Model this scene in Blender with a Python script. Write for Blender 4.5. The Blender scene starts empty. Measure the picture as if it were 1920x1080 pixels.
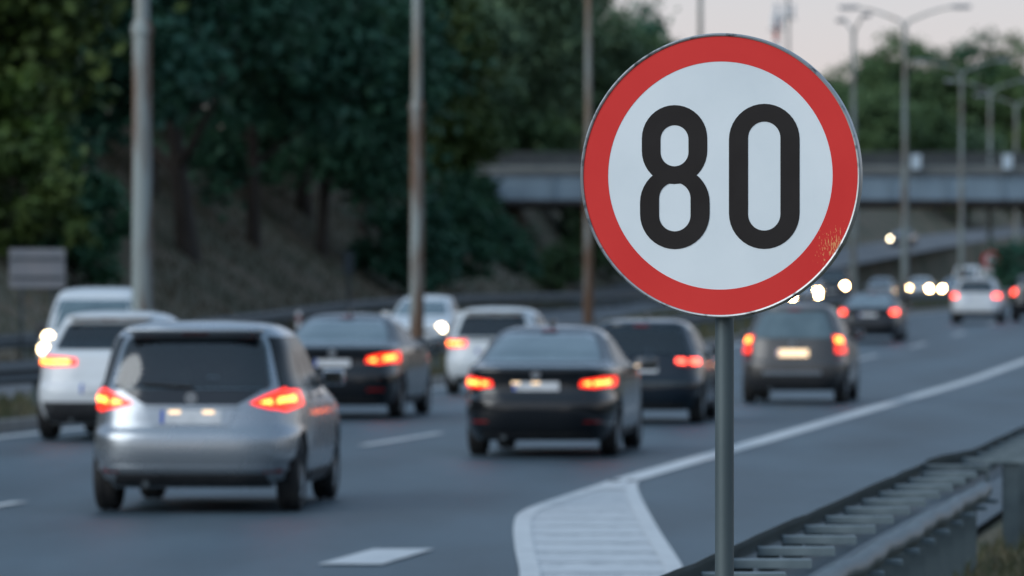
import bpy, bmesh, math, random
from mathutils import Vector, Matrix, noise as mnoise

R = math.radians
scene = bpy.context.scene
COL = scene.collection

# ------------------------------------------------------------------ camera
cam_data = bpy.data.cameras.new('camera')
cam = bpy.data.objects.new('camera', cam_data)
COL.objects.link(cam)
cam.location = (0, 0, 1.9)
cam.rotation_euler = (R(90), 0, 0)
cam_data.sensor_width = 36
cam_data.lens = 200
cam_data.clip_start = 0.5
cam_data.clip_end = 6000
cam_data.dof.use_dof = True
cam_data.dof.focus_distance = 18.0
cam_data.dof.aperture_fstop = 5.6
scene.camera = cam

# ------------------------------------------------------------------ sky and sun (dusk, sun low behind the camera)
SUN_EL, SUN_ROT = 28.0, 232.0
world = bpy.data.worlds.new('World')
scene.world = world
world.use_nodes = True
wn, wl = world.node_tree.nodes, world.node_tree.links
wn.clear()
w_out = wn.new('ShaderNodeOutputWorld')
w_bg = wn.new('ShaderNodeBackground')
w_sky = wn.new('ShaderNodeTexSky')
w_sky.sky_type = 'NISHITA'
w_sky.sun_disc = False
w_sky.sun_elevation = R(SUN_EL)
w_sky.sun_rotation = R(SUN_ROT)
w_sky.air_density = 1.0
w_sky.dust_density = 1.0
w_sky.ozone_density = 2.0
w_hsv = wn.new('ShaderNodeHueSaturation')
w_hsv.inputs['Saturation'].default_value = 0.7
w_hsv.inputs['Value'].default_value = 1.0
# a thin even veil of evening cloud: pinkish low down, cool higher up, the same all round
w_tc = wn.new('ShaderNodeTexCoord')
w_sep = wn.new('ShaderNodeSeparateXYZ')
w_ramp = wn.new('ShaderNodeValToRGB')
_e = w_ramp.color_ramp.elements
_e[0].position = 0.0; _e[0].color = (0.44, 0.30, 0.295, 1)
_e[1].position = 1.0; _e[1].color = (0.15, 0.26, 0.375, 1)
_m = _e.new(0.06); _m.color = (0.29, 0.275, 0.32, 1)
_m = _e.new(0.25); _m.color = (0.17, 0.25, 0.36, 1)
w_gain = wn.new('ShaderNodeMix'); w_gain.data_type = 'RGBA'; w_gain.blend_type = 'ADD'; w_gain.inputs['Factor'].default_value = 1.0
w_mul = wn.new('ShaderNodeVectorMath'); w_mul.operation = 'SCALE'; w_mul.inputs['Scale'].default_value = 20.0
w_bg.inputs['Strength'].default_value = 0.05
wl.new(w_tc.outputs['Generated'], w_sep.inputs['Vector'])
wl.new(w_sep.outputs['Z'], w_ramp.inputs['Fac'])
wl.new(w_ramp.outputs['Color'], w_mul.inputs[0])
wl.new(w_sky.outputs['Color'], w_hsv.inputs['Color'])
wl.new(w_hsv.outputs['Color'], w_gain.inputs['A'])
wl.new(w_mul.outputs['Vector'], w_gain.inputs['B'])
wl.new(w_gain.outputs['Result'], w_bg.inputs['Color'])
wl.new(w_bg.outputs['Background'], w_out.inputs['Surface'])

sun_data = bpy.data.lights.new('sun', 'SUN')
sun_data.energy = 1.45
sun_data.angle = R(50)
sun_data.color = (0.93, 0.98, 1.0)
sun = bpy.data.objects.new('sun', sun_data)
COL.objects.link(sun)
_az, _el = R(SUN_ROT), R(SUN_EL)
sun_dir = Vector((math.sin(_az) * math.cos(_el), math.cos(_az) * math.cos(_el), math.sin(_el)))
sun.rotation_euler = sun_dir.to_track_quat('Z', 'Y').to_euler()

scene.view_settings.view_transform = 'Standard'
scene.view_settings.look = 'None'
scene.view_settings.exposure = 0.3
scene.view_settings.gamma = 1.0
scene.cycles.max_bounces = 6
scene.cycles.use_denoising = True

# ------------------------------------------------------------------ helpers: tables, meshes, tags
def pchip(tab):
    xs = [p[0] for p in tab]; ys = [p[1] for p in tab]; n = len(xs)
    h = [xs[i + 1] - xs[i] for i in range(n - 1)]
    dl = [(ys[i + 1] - ys[i]) / h[i] for i in range(n - 1)]
    m = [0.0] * n
    m[0], m[-1] = dl[0], dl[-1]
    for i in range(1, n - 1):
        if dl[i - 1] * dl[i] > 0:
            w1, w2 = 2 * h[i] + h[i - 1], h[i] + 2 * h[i - 1]
            m[i] = (w1 + w2) / (w1 / dl[i - 1] + w2 / dl[i])
    def f(x):
        if x <= xs[0]: return ys[0] + m[0] * (x - xs[0])
        if x >= xs[-1]: return ys[-1] + m[-1] * (x - xs[-1])
        i = 0
        while x > xs[i + 1]: i += 1
        t = (x - xs[i]) / h[i]
        return ((1 + 2 * t) * (1 - t) ** 2 * ys[i] + t * (1 - t) ** 2 * h[i] * m[i]
                + t * t * (3 - 2 * t) * ys[i + 1] + t * t * (t - 1) * h[i] * m[i + 1])
    return f

def sstep(a, b, x):
    t = max(0.0, min(1.0, (x - a) / (b - a)))
    return t * t * (3 - 2 * t)

class MB:
    """collects geometry for one mesh"""
    def __init__(s): s.v = []; s.f = []
    def add(s, verts, faces):
        o = len(s.v); s.v += [tuple(p) for p in verts]; s.f += [tuple(i + o for i in f) for f in faces]
    def box(s, c, d, rz=0.0, bevel=0.0):
        bm = bmesh.new(); bmesh.ops.create_cube(bm, size=1)
        for v in bm.verts: v.co = Vector((v.co.x * d[0], v.co.y * d[1], v.co.z * d[2]))
        if bevel: bmesh.ops.bevel(bm, geom=bm.edges[:], offset=bevel, segments=2, affect='EDGES', profile=0.6)
        M = Matrix.Translation(Vector(c)) @ Matrix.Rotation(rz, 4, 'Z')
        bm.verts.index_update()
        s.add([M @ v.co for v in bm.verts], [[v.index for v in f.verts] for f in bm.faces]); bm.free()
        return s
    def tube(s, pts, rad, n=10, caps=True):
        pts = [Vector(p) for p in pts]
        if not hasattr(rad, '__len__'): rad = [rad] * len(pts)
        vs, fs = [], []
        up = Vector((0.123, 0.92, 0.31)).normalized()
        for i, p in enumerate(pts):
            d = (pts[min(i + 1, len(pts) - 1)] - pts[max(i - 1, 0)]).normalized()
            a = d.cross(up)
            if a.length < 1e-3: a = d.cross(Vector((1, 0, 0)))
            a.normalize(); b = d.cross(a).normalized()
            for k in range(n):
                t = 2 * math.pi * k / n
                vs.append(p + (a * math.cos(t) + b * math.sin(t)) * rad[i])
        for i in range(len(pts) - 1):
            for k in range(n):
                k2 = (k + 1) % n
                fs.append((i * n + k, i * n + k2, (i + 1) * n + k2, (i + 1) * n + k))
        if caps:
            fs.append(tuple(range(n - 1, -1, -1))); fs.append(tuple((len(pts) - 1) * n + k for k in range(n)))
        s.add(vs, fs); return s
    def lathe_x(s, prof, n=28, c=(0, 0, 0)):
        """profile (x, r) revolved round the x axis"""
        vs, fs = [], []
        for x, r in prof:
            for k in range(n):
                t = 2 * math.pi * k / n
                vs.append((c[0] + x, c[1] + r * math.cos(t), c[2] + r * math.sin(t)))
        for i in range(len(prof) - 1):
            for k in range(n):
                k2 = (k + 1) % n
                fs.append((i * n + k, (i + 1) * n + k, (i + 1) * n + k2, i * n + k2))
        s.add(vs, fs); return s
    def prism(s, poly, z0, z1):
        n = len(poly)
        vs = [(x, y, z0) for x, y in poly] + [(x, y, z1) for x, y in poly]
        fs = [tuple(range(n - 1, -1, -1)), tuple(range(n, 2 * n))] + [(i, (i + 1) % n, n + (i + 1) % n, n + i) for i in range(n)]
        s.add(vs, fs); return s
    def mesh(s, name, mat, smooth=None):
        me = bpy.data.meshes.new(name)
        me.from_pydata(s.v, [], s.f)
        bm = bmesh.new(); bm.from_mesh(me)
        bmesh.ops.remove_doubles(bm, verts=bm.verts[:], dist=1e-5) if len(s.v) < 30000 else None
        if smooth is not None: bmesh.ops.recalc_face_normals(bm, faces=bm.faces[:])
        bm.to_mesh(me); bm.free()
        me.materials.append(mat)
        if smooth is not None:
            me.shade_smooth()
            me.set_sharp_from_angle(angle=R(smooth))
        me.update(); return me
    def build(s, name, mat, parent=None, smooth=None):
        return link(name, s.mesh(name, mat, smooth), parent)

def link(name, me, parent=None, loc=None, rz=0.0):
    o = bpy.data.objects.new(name, me); COL.objects.link(o)
    if parent is not None: o.parent = parent
    if loc is not None: o.location = loc
    if rz: o.rotation_euler = (0, 0, rz)
    return o

def tag(o, label=None, cat=None, group=None, kind=None):
    if label: o['label'] = label
    if cat: o['category'] = cat
    if group: o['group'] = group
    if kind: o['kind'] = kind
    return o

def empty(name, loc=(0, 0, 0), rz=0.0):
    o = bpy.data.objects.new(name, None); COL.objects.link(o)
    o.location = loc; o.rotation_euler = (0, 0, rz); o.empty_display_size = 0.2
    return o

def copy_tree(o, parent=None):
    c = o.copy(); COL.objects.link(c)
    c.parent = parent
    for ch in list(o.children): copy_tree(ch, c)
    return c

# ------------------------------------------------------------------ materials
def principled(name):
    m = bpy.data.materials.new(name); m.use_nodes = True
    nt = m.node_tree
    return m, nt, nt.nodes['Principled BSDF']

def mat(name, c1, rough=0.5, metal=0.0, c2=None, scale=4.0, detail=6.0, bump=0.0, bscale=None, stretch=None,
        coat=0.0, spec=None, emit=None, estr=0.0, lo=0.35, hi=0.65, rvar=0.0, rotz=0.0):
    m, nt, b = principled(name)
    N, L = nt.nodes, nt.links
    b.inputs['Base Color'].default_value = (*c1, 1)
    b.inputs['Roughness'].default_value = rough
    b.inputs['Metallic'].default_value = metal
    if coat: b.inputs['Coat Weight'].default_value = coat; b.inputs['Coat Roughness'].default_value = 0.06
    if spec is not None: b.inputs['Specular IOR Level'].default_value = spec
    if emit:
        b.inputs['Emission Color'].default_value = (*emit, 1); b.inputs['Emission Strength'].default_value = estr
    if c2 or bump or rvar:
        tc = N.new('ShaderNodeTexCoord'); mp = N.new('ShaderNodeMapping')
        L.new(tc.outputs['Object'], mp.inputs['Vector'])
        if stretch: mp.inputs['Scale'].default_value = stretch
        if rotz: mp.inputs['Rotation'].default_value = (0, 0, rotz)
        nz = N.new('ShaderNodeTexNoise'); nz.inputs['Scale'].default_value = scale; nz.inputs['Detail'].default_value = detail
        L.new(mp.outputs['Vector'], nz.inputs['Vector'])
        if c2:
            rp = N.new('ShaderNodeValToRGB')
            rp.color_ramp.elements[0].position = lo; rp.color_ramp.elements[0].color = (*c1, 1)
            rp.color_ramp.elements[1].position = hi; rp.color_ramp.elements[1].color = (*c2, 1)
            L.new(nz.outputs['Fac'], rp.inputs['Fac']); L.new(rp.outputs['Color'], b.inputs['Base Color'])
        if rvar:
            mr = N.new('ShaderNodeMapRange'); mr.inputs['To Min'].default_value = rough - rvar; mr.inputs['To Max'].default_value = rough + rvar
            L.new(nz.outputs['Fac'], mr.inputs['Value']); L.new(mr.outputs['Result'], b.inputs['Roughness'])
        if bump:
            n2 = N.new('ShaderNodeTexNoise'); n2.inputs['Scale'].default_value = bscale or scale * 6; n2.inputs['Detail'].default_value = 4
            L.new(tc.outputs['Object'], n2.inputs['Vector'])
            bp = N.new('ShaderNodeBump'); bp.inputs['Strength'].default_value = bump; bp.inputs['Distance'].default_value = 0.02
            L.new(n2.outputs['Fac'], bp.inputs['Height']); L.new(bp.outputs['Normal'], b.inputs['Normal'])
    return m

ROAD_ANG = math.atan(0.143)
M = {}
M['ground'] = mat('verge_soil_and_grass', (0.056, 0.060, 0.033), 0.95, c2=(0.130, 0.100, 0.067), scale=0.35, bump=0.6, bscale=6)
M['grassbase'] = mat('median_turf', (0.050, 0.065, 0.026), 0.95, c2=(0.12, 0.105, 0.06), scale=0.8, bump=0.6, bscale=9)
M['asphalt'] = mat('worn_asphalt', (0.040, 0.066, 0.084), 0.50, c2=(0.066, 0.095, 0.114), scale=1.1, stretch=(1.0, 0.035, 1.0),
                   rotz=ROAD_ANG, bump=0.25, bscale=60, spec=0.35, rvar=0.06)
def road_wear(m):
    N, L = m.node_tree.nodes, m.node_tree.links; b = N['Principled BSDF']
    tc = N.new('ShaderNodeTexCoord'); mp = N.new('ShaderNodeMapping'); mp.inputs['Rotation'].default_value = (0, 0, ROAD_ANG); mp.inputs['Scale'].default_value = (0.55, 0.10, 1)
    nz = N.new('ShaderNodeTexNoise'); nz.inputs['Scale'].default_value = 0.9; nz.inputs['Detail'].default_value = 8; nz.inputs['Roughness'].default_value = 0.65
    L.new(tc.outputs['Object'], mp.inputs['Vector']); L.new(mp.outputs['Vector'], nz.inputs['Vector'])
    mr = N.new('ShaderNodeMapRange'); mr.inputs['From Min'].default_value = 0.3; mr.inputs['From Max'].default_value = 0.7; mr.inputs['To Min'].default_value = 0.60; mr.inputs['To Max'].default_value = 1.30
    L.new(nz.outputs['Fac'], mr.inputs['Value'])
    m2 = N.new('ShaderNodeMapping'); m2.inputs['Rotation'].default_value = (0, 0, ROAD_ANG); L.new(tc.outputs['Object'], m2.inputs['Vector'])
    sx = N.new('ShaderNodeSeparateXYZ'); L.new(m2.outputs['Vector'], sx.inputs['Vector'])
    k = N.new('ShaderNodeMath'); k.operation = 'MULTIPLY'; k.inputs[1].default_value = 2 * math.pi / 2.4; L.new(sx.outputs['X'], k.inputs[0])
    sn = N.new('ShaderNodeMath'); sn.operation = 'SINE'; L.new(k.outputs[0], sn.inputs[0])
    ma = N.new('ShaderNodeMath'); ma.operation = 'MULTIPLY_ADD'; ma.inputs[1].default_value = 0.09; L.new(sn.outputs[0], ma.inputs[0]); L.new(mr.outputs['Result'], ma.inputs[2])
    mr = ma
    vm = N.new('ShaderNodeVectorMath'); vm.operation = 'SCALE'
    src = b.inputs['Base Color'].links[0].from_socket
    L.new(src, vm.inputs[0]); L.new(mr.outputs[0], vm.inputs['Scale']); L.new(vm.outputs['Vector'], b.inputs['Base Color'])
road_wear(M['asphalt'])
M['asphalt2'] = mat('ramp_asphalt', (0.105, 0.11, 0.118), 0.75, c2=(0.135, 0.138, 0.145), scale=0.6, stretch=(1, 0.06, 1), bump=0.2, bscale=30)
M['paint'] = mat('road_paint', (0.62, 0.63, 0.63), 0.6, c2=(0.42, 0.43, 0.44), scale=5, lo=0.45, hi=0.75, bump=0.15, bscale=50)
M['paint_worn'] = mat('worn_road_paint', (0.58, 0.595, 0.605), 0.65, c2=(0.45, 0.47, 0.485), scale=3.0, lo=0.42, hi=0.75, bump=0.2, bscale=40)
M['kerb'] = mat('kerb_concrete', (0.34, 0.31, 0.28), 0.85, c2=(0.24, 0.22, 0.2), scale=3, bump=0.3)
M['galv'] = mat('galvanised_rail_steel', (0.065, 0.092, 0.102), 0.5, 0.2, c2=(0.11, 0.142, 0.155), scale=6, rvar=0.08, bump=0.05)
M['zinc'] = mat('zinc_cross_piece', (0.125, 0.165, 0.18), 0.5, 0.2, c2=(0.18, 0.225, 0.24), scale=7, rvar=0.08)
M['galvdark'] = mat('weathered_rail_steel', (0.038, 0.050, 0.057), 0.6, 0.2, c2=(0.065, 0.082, 0.09), scale=7, rvar=0.08)
M['concrete'] = mat('bridge_concrete', (0.25, 0.26, 0.265), 0.85, c2=(0.17, 0.175, 0.18), scale=0.5, bump=0.2, bscale=8)
M['girder'] = mat('bridge_girder_paint', (0.23, 0.315, 0.385), 0.55, c2=(0.15, 0.205, 0.255), scale=0.5, stretch=(1, 1, 0.25), lo=0.4, hi=0.75)
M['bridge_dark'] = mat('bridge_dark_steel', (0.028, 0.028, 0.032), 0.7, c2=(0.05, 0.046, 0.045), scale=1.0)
M['railpaint'] = mat('railing_steel', (0.036, 0.043, 0.048), 0.6, c2=(0.06, 0.064, 0.066), scale=2)
M['bark'] = mat('tree_bark', (0.030, 0.024, 0.020), 0.95, c2=(0.055, 0.045, 0.038), scale=5, bump=0.6, stretch=(1, 1, 0.2))
M['mirrorglass'] = mat('mirror_glass', (0.25, 0.28, 0.3), 0.05, 1.0)
M['glass'] = mat('tinted_car_glass', (0.012, 0.017, 0.020), 0.07, 0, c2=(0.03, 0.04, 0.045), scale=2.2, spec=1.0, coat=1.0, lo=0.4, hi=0.75)
M['glass_light'] = mat('sky_toned_car_glass', (0.070, 0.105, 0.118), 0.08, 0, c2=(0.150, 0.205, 0.222), scale=1.8, spec=1.0, coat=1.0, lo=0.4, hi=0.75)  # opaque; pale colour stands in for reflected sky and light through the cabin
M['sideglass'] = mat('side_window_glass', (0.010, 0.013, 0.015), 0.22, spec=0.15, c2=(0.02, 0.025, 0.028), scale=3)
M['tyre'] = mat('tyre_rubber', (0.014, 0.014, 0.015), 0.85, c2=(0.03, 0.029, 0.028), scale=8)
M['rim'] = mat('alloy_rim', (0.30, 0.31, 0.32), 0.35, 0.9, c2=(0.2, 0.2, 0.2), scale=8)
M['blackplastic'] = mat('black_plastic', (0.016, 0.017, 0.019), 0.55, c2=(0.03, 0.03, 0.032), scale=10)
M['blackgloss'] = mat('gloss_black_trim', (0.008, 0.009, 0.011), 0.12, coat=0.6)
M['under'] = mat('dark_underbody', (0.014, 0.013, 0.012), 0.8, c2=(0.035, 0.028, 0.022), scale=6)
M['chrome'] = mat('chrome_trim', (0.34, 0.36, 0.38), 0.3, 1.0)
M['plate'] = mat('number_plate_white', (0.62, 0.63, 0.64), 0.4, c2=(0.52, 0.53, 0.54), scale=12)
M['plateblue'] = mat('number_plate_blue', (0.02, 0.08, 0.40), 0.4)
M['redlens'] = mat('red_lens_off', (0.22, 0.006, 0.006), 0.12, coat=0.5)
M['taillit'] = mat('tail_lens_lit', (0.35, 0.01, 0.008), 0.2, emit=(1.0, 0.032, 0.012), estr=1.9)
M['tailcore'] = mat('tail_bulb_lit', (0.6, 0.1, 0.03), 0.2, emit=(1.0, 0.24, 0.035), estr=7.0)
M['tailfar'] = mat('far_tail_lens_lit', (0.35, 0.01, 0.008), 0.2, emit=(1.0, 0.075, 0.045), estr=6.0)
M['headlit'] = mat('headlamp_lit', (0.9, 0.85, 0.75), 0.2, emit=(1.0, 0.76, 0.44), estr=10.0)
M['headfar'] = mat('far_headlamp_lit', (0.9, 0.85, 0.75), 0.2, emit=(1.0, 0.64, 0.29), estr=80.0)
M['lampglass'] = mat('headlamp_lens', (0.35, 0.37, 0.39), 0.1, 0.3, coat=0.6)
M['amber'] = mat('amber_lens', (0.5, 0.16, 0.02), 0.2)
M['plateglow'] = mat('number_plate_glow', (0.9, 0.8, 0.6), 0.3, emit=(1.0, 0.62, 0.30), estr=1.1)  # emission that stands in for lamplight falling on a plate

def paintmat(name, c, rough=0.28, metal=0.0, dirt=0.12, coat=0.6):
    m, nt, b = principled(name)
    N, L = nt.nodes, nt.links
    tc = N.new('ShaderNodeTexCoord')
    nz = N.new('ShaderNodeTexNoise'); nz.inputs['Scale'].default_value = 2.3; nz.inputs['Detail'].default_value = 7
    L.new(tc.outputs['Object'], nz.inputs['Vector'])
    rp = N.new('ShaderNodeValToRGB')
    d = tuple(x * (1 - dirt) + y * dirt for x, y in zip(c, (0.17, 0.155, 0.14)))
    rp.color_ramp.elements[0].position = 0.45; rp.color_ramp.elements[0].color = (*c, 1)
    rp.color_ramp.elements[1].position = 0.72; rp.color_ramp.elements[1].color = (*d, 1)
    L.new(nz.outputs['Fac'], rp.inputs['Fac']); L.new(rp.outputs['Color'], b.inputs['Base Color'])
    mr = N.new('ShaderNodeMapRange'); mr.inputs['To Min'].default_value = rough * 0.8; mr.inputs['To Max'].default_value = rough * 1.35
    L.new(nz.outputs['Fac'], mr.inputs['Value']); L.new(mr.outputs['Result'], b.inputs['Roughness'])
    b.inputs['Metallic'].default_value = metal
    b.inputs['Coat Weight'].default_value = coat; b.inputs['Coat Roughness'].default_value = 0.08
    return m

M['lining'] = mat('cabin_lining_cloth', (0.035, 0.037, 0.04), 0.9, c2=(0.055, 0.056, 0.06), scale=6)
M['seat'] = mat('seat_cloth', (0.018, 0.019, 0.021), 0.9, c2=(0.03, 0.03, 0.033), scale=9)
def seeglass(name, tint):
    m = bpy.data.materials.new(name); m.use_nodes = True
    N, L = m.node_tree.nodes, m.node_tree.links; N.clear()
    out = N.new('ShaderNodeOutputMaterial'); tr = N.new('ShaderNodeBsdfTransparent'); gl_ = N.new('ShaderNodeBsdfGlossy'); mx = N.new('ShaderNodeMixShader'); fr = N.new('ShaderNodeFresnel')
    tc = N.new('ShaderNodeTexCoord'); nz = N.new('ShaderNodeTexNoise'); nz.inputs['Scale'].default_value = 3.0; rp = N.new('ShaderNodeValToRGB')
    rp.color_ramp.elements[0].color = (*(t * .88 for t in tint), 1); rp.color_ramp.elements[1].color = (*tint, 1)
    L.new(tc.outputs['Object'], nz.inputs['Vector']); L.new(nz.outputs['Fac'], rp.inputs['Fac']); L.new(rp.outputs['Color'], tr.inputs['Color'])
    gl_.inputs['Roughness'].default_value = 0.06; fr.inputs['IOR'].default_value = 2.0
    L.new(fr.outputs['Fac'], mx.inputs['Fac']); L.new(tr.outputs['BSDF'], mx.inputs[1]); L.new(gl_.outputs['BSDF'], mx.inputs[2]); L.new(mx.outputs['Shader'], out.inputs['Surface'])
    return m
M['seeglass'] = seeglass('tinted_window_glass', (0.68, 0.80, 0.82))
M['clearglass'] = seeglass('windscreen_glass', (0.85, 0.90, 0.90))
P_SILVER = paintmat('silver_paint', (0.36, 0.385, 0.41), 0.26, 0.75)
P_WHITE = paintmat('white_paint', (0.66, 0.68, 0.69), 0.35, 0, 0.08)
P_WHITE2 = paintmat('off_white_paint', (0.60, 0.63, 0.64), 0.35, 0, 0.1)
P_BLACK = paintmat('black_paint', (0.005, 0.006, 0.008), 0.14, 0.0, 0.012, 0.35)
P_NAVY = paintmat('dark_blue_paint', (0.005, 0.010, 0.017), 0.14, 0.0, 0.012, 0.35)
P_GREY = paintmat('brown_grey_paint', (0.088, 0.082, 0.078), 0.32, 0.5, 0.06, 0.4)
P_DARKGREY = paintmat('dark_grey_paint', (0.018, 0.020, 0.024), 0.28, 0.1, 0.05, 0.3)

# ------------------------------------------------------------------ layout of the place (metres; the camera stands at x 0, y 0)
zr = pchip([(-60, 0), (60, 0), (110, 0.0), (150, 0.18), (180, 0.45), (200, 0.66), (225, 0.78), (300, 0.92), (400, 1.15), (600, 1.5), (900, 2.0)])
def xl(y):                                   # left edge line of the near carriageway
    return -6.5 + 0.143 * (y - 72) + (0.0012 * (y - 380) ** 2 if y > 380 else 0)
xo = pchip([(-60, -26.5), (60, -11.2), (101, -6.0), (127, -2.7), (143, -1.0), (190, 2.7), (235, 6.9), (300, 14.8), (355, 22.5),
            (400, 28.8), (430, 34.0), (480, 46.0), (560, 72.0), (700, 135.0)])   # inner edge of the oncoming carriageway
ONC_W = 8.5
BAR_O = 14.09                                # offset of the near crash barrier from xl
ramp_x = pchip([(300, 2.5), (330, 6.0), (400, 15.5), (440, 24.0), (480, 33.0), (560, 47.5), (640, 60.0)])
ramp_z = pchip([(300, 0.9), (330, 1.3), (400, 2.7), (440, 4.0), (480, 5.4), (560, 7.4), (640, 9.0)])

def ground_z(x, y):
    z = zr(y) - 0.07
    inner, outer = xo(y), xo(y) - ONC_W
    le, re = xl(y), xl(y) + BAR_O
    if outer <= x <= re - 0.06: return z
    hill = 13.0 * sstep(400, 640, y) + 10.0 * sstep(640, 1000, y)
    if x < outer:
        d = outer - x
        bank = 8.6 * sstep(1.2, 17.0, d) + 3.0 * sstep(20, 90, d)
        lump = 0.35 * mnoise.noise(Vector((x * 0.12, y * 0.06, 0))) * sstep(2, 6, d)
        h = z + max(bank, hill * sstep(2, 14, d)) + lump
        if 296 < y < 660:
            rx, rz_ = ramp_x(y), ramp_z(y)
            dd = abs(x - rx)
            k = 1 - sstep(5.0, 12.0, dd)
            h = h * (1 - k) + (rz_ - 0.08) * k
        return h
    d = x - re + 0.06
    hill += 17.0 * sstep(28, 80, -y) * sstep(3, 14, d)  # unseen rise behind the camera, added to darken reflections in the cars
    return z + 0.06 * sstep(0.0, 0.2, d) + 0.28 * sstep(0.55, 1.7, d) + 0.6 * sstep(3, 20, d) + (hill if y < 0 else hill * sstep(10, 60, d))

def strip(name, ys, left, right, zoff, m, nx=1, zf=None, parent=None):
    mb = MB(); vs, fs = [], []
    for y in ys:
        a, b = left(y), right(y)
        for k in range(nx + 1):
            x = a + (b - a) * k / nx
            vs.append((x, y, (zf(x, y) if zf else zr(y)) + zoff))
    w = nx + 1
    for i in range(len(ys) - 1):
        for k in range(nx):
            fs.append((i * w + k, i * w + k + 1, (i + 1) * w + k + 1, (i + 1) * w + k))
    mb.add(vs, fs)
    return mb.build(name, m, parent)

def frange(a, b, s):
    n = max(1, int(round((b - a) / s)))
    return [a + (b - a) * i / n for i in range(n + 1)]

# ground sheet to the horizon
def build_ground():
    ys = [-600, -400, -250, -180, -140] + frange(-110, 700, 5) + [740, 800, 880, 1000, 1200, 1500, 2000, 3000, 5000]
    mb = MB(); vs, fs = [], []
    for y in ys:
        outer, re = xo(min(y, 700)) - ONC_W, xl(min(y, 700)) + BAR_O
        xs = [outer - d for d in (2500, 900, 400, 200, 120, 80, 60, 50, 42, 36, 31, 27, 24, 21, 18.5, 16, 14, 12, 10, 8, 6.5, 5, 3.8, 2.6, 1.6, 0.8, 0.0)]
        m0, m1 = outer + 0.01, re
        xs += [m0 + (m1 - m0) * k / 6 for k in range(7)]
        xs[-1] = re - 0.07
        xs += [re + d for d in (0.05, 0.2, 0.4, 0.7, 1.0, 1.5, 2.2, 3.5, 6, 10, 16, 25, 40, 65, 110, 200, 400, 900, 2500)]
        for x in xs: vs.append((x, y, ground_z(x, min(y, 1000))))
        w = len(xs)
    for i in range(len(ys) - 1):
        for k in range(w - 1):
            fs.append((i * w + k, i * w + k + 1, (i + 1) * w + k + 1, (i + 1) * w + k))
    mb.add(vs, fs)
    o = mb.build('ground', M['ground'])
    for p in o.data.polygons: p.use_smooth = True
    tag(o, 'grassy verge, bank and hillside ground around the motorway', None, None, 'structure')
build_ground()

YS = frange(-40, 700, 5)
road = strip('road', YS, lambda y: xl(y) - 0.55, lambda y: xl(y) + BAR_O - 0.06, 0.0, M['asphalt'], 4)
tag(road, 'blue grey asphalt carriageway with white markings', None, None, 'structure')
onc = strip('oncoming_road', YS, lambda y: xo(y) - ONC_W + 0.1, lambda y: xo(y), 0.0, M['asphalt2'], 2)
tag(onc, 'asphalt carriageway of the oncoming traffic', None, None, 'structure')
RYS = frange(300, 640, 8)
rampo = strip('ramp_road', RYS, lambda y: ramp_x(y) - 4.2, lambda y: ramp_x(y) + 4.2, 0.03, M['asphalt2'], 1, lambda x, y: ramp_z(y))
tag(rampo, 'asphalt ramp climbing the slope beyond the bridge', None, None, 'structure')
# raised grassy median with kerbs
med = strip('median', frange(-40, 560, 5), lambda y: xo(y) + 0.35, lambda y: xl(y) - 0.75, 0.15, M['grassbase'], 4)
tag(med, 'raised grassy median between the carriageways', None, None, 'structure')
def kerb(name, xa, parent):
    mb = MB(); ys = frange(-40, 560, 5); vs, fs = [], []
    for y in ys:
        x = xa(y); z = zr(y)
        vs += [(x, y, z - 0.05), (x, y, z + 0.155), (x + 0.2, y, z + 0.155), (x + 0.2, y, z - 0.05)]
    for i in range(len(ys) - 1):
        for k in range(3): fs.append((i * 4 + k, i * 4 + k + 1, (i + 1) * 4 + k + 1, (i + 1) * 4 + k))
    mb.add(vs, fs); mb.build(name, M['kerb'], parent)
kerb('kerb', lambda y: xl(y) - 0.75, med)
kerb('kerb', lambda y: xo(y) + 0.15, med)

# painted markings, each one a part of the road
def marking(name, ys, fa, fb, parent=road, m=None, z=0.012):
    return strip(name, ys, fa, fb, z, m or M['paint'], 1, None, parent)
marking('edge_line', frange(30, 420, 4), lambda y: xl(y) - 0.12, lambda y: xl(y) + 0.13)
marking('edge_line', frange(55.5, 420, 3), lambda y: xl(y) + 9.9 - 0.006 * (y - 55) * (1 if y < 130 else 75 / (y - 55)) - 0.14,
        lambda y: xl(y) + 9.9 - 0.006 * (y - 55) * (1 if y < 130 else 75 / (y - 55)) + 0.16)
for k in range(-1, 20):
    y0 = 68.2 + 18 * k - (5.9 if k < 0 else 0)
    marking('lane_dash', [y0, y0 + 3, y0 + 6], lambda y: xl(y) + 5.25 - 0.07, lambda y: xl(y) + 5.25 + 0.08)
for y0 in (38.9, 33.0, 27.0):
    marking('block_dash', [y0, y0 + 1.2, y0 + 2.3], lambda y: xl(y) + 10.12 - 0.22, lambda y: xl(y) + 10.12 + 0.22, m=M['paint_worn'])
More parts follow.
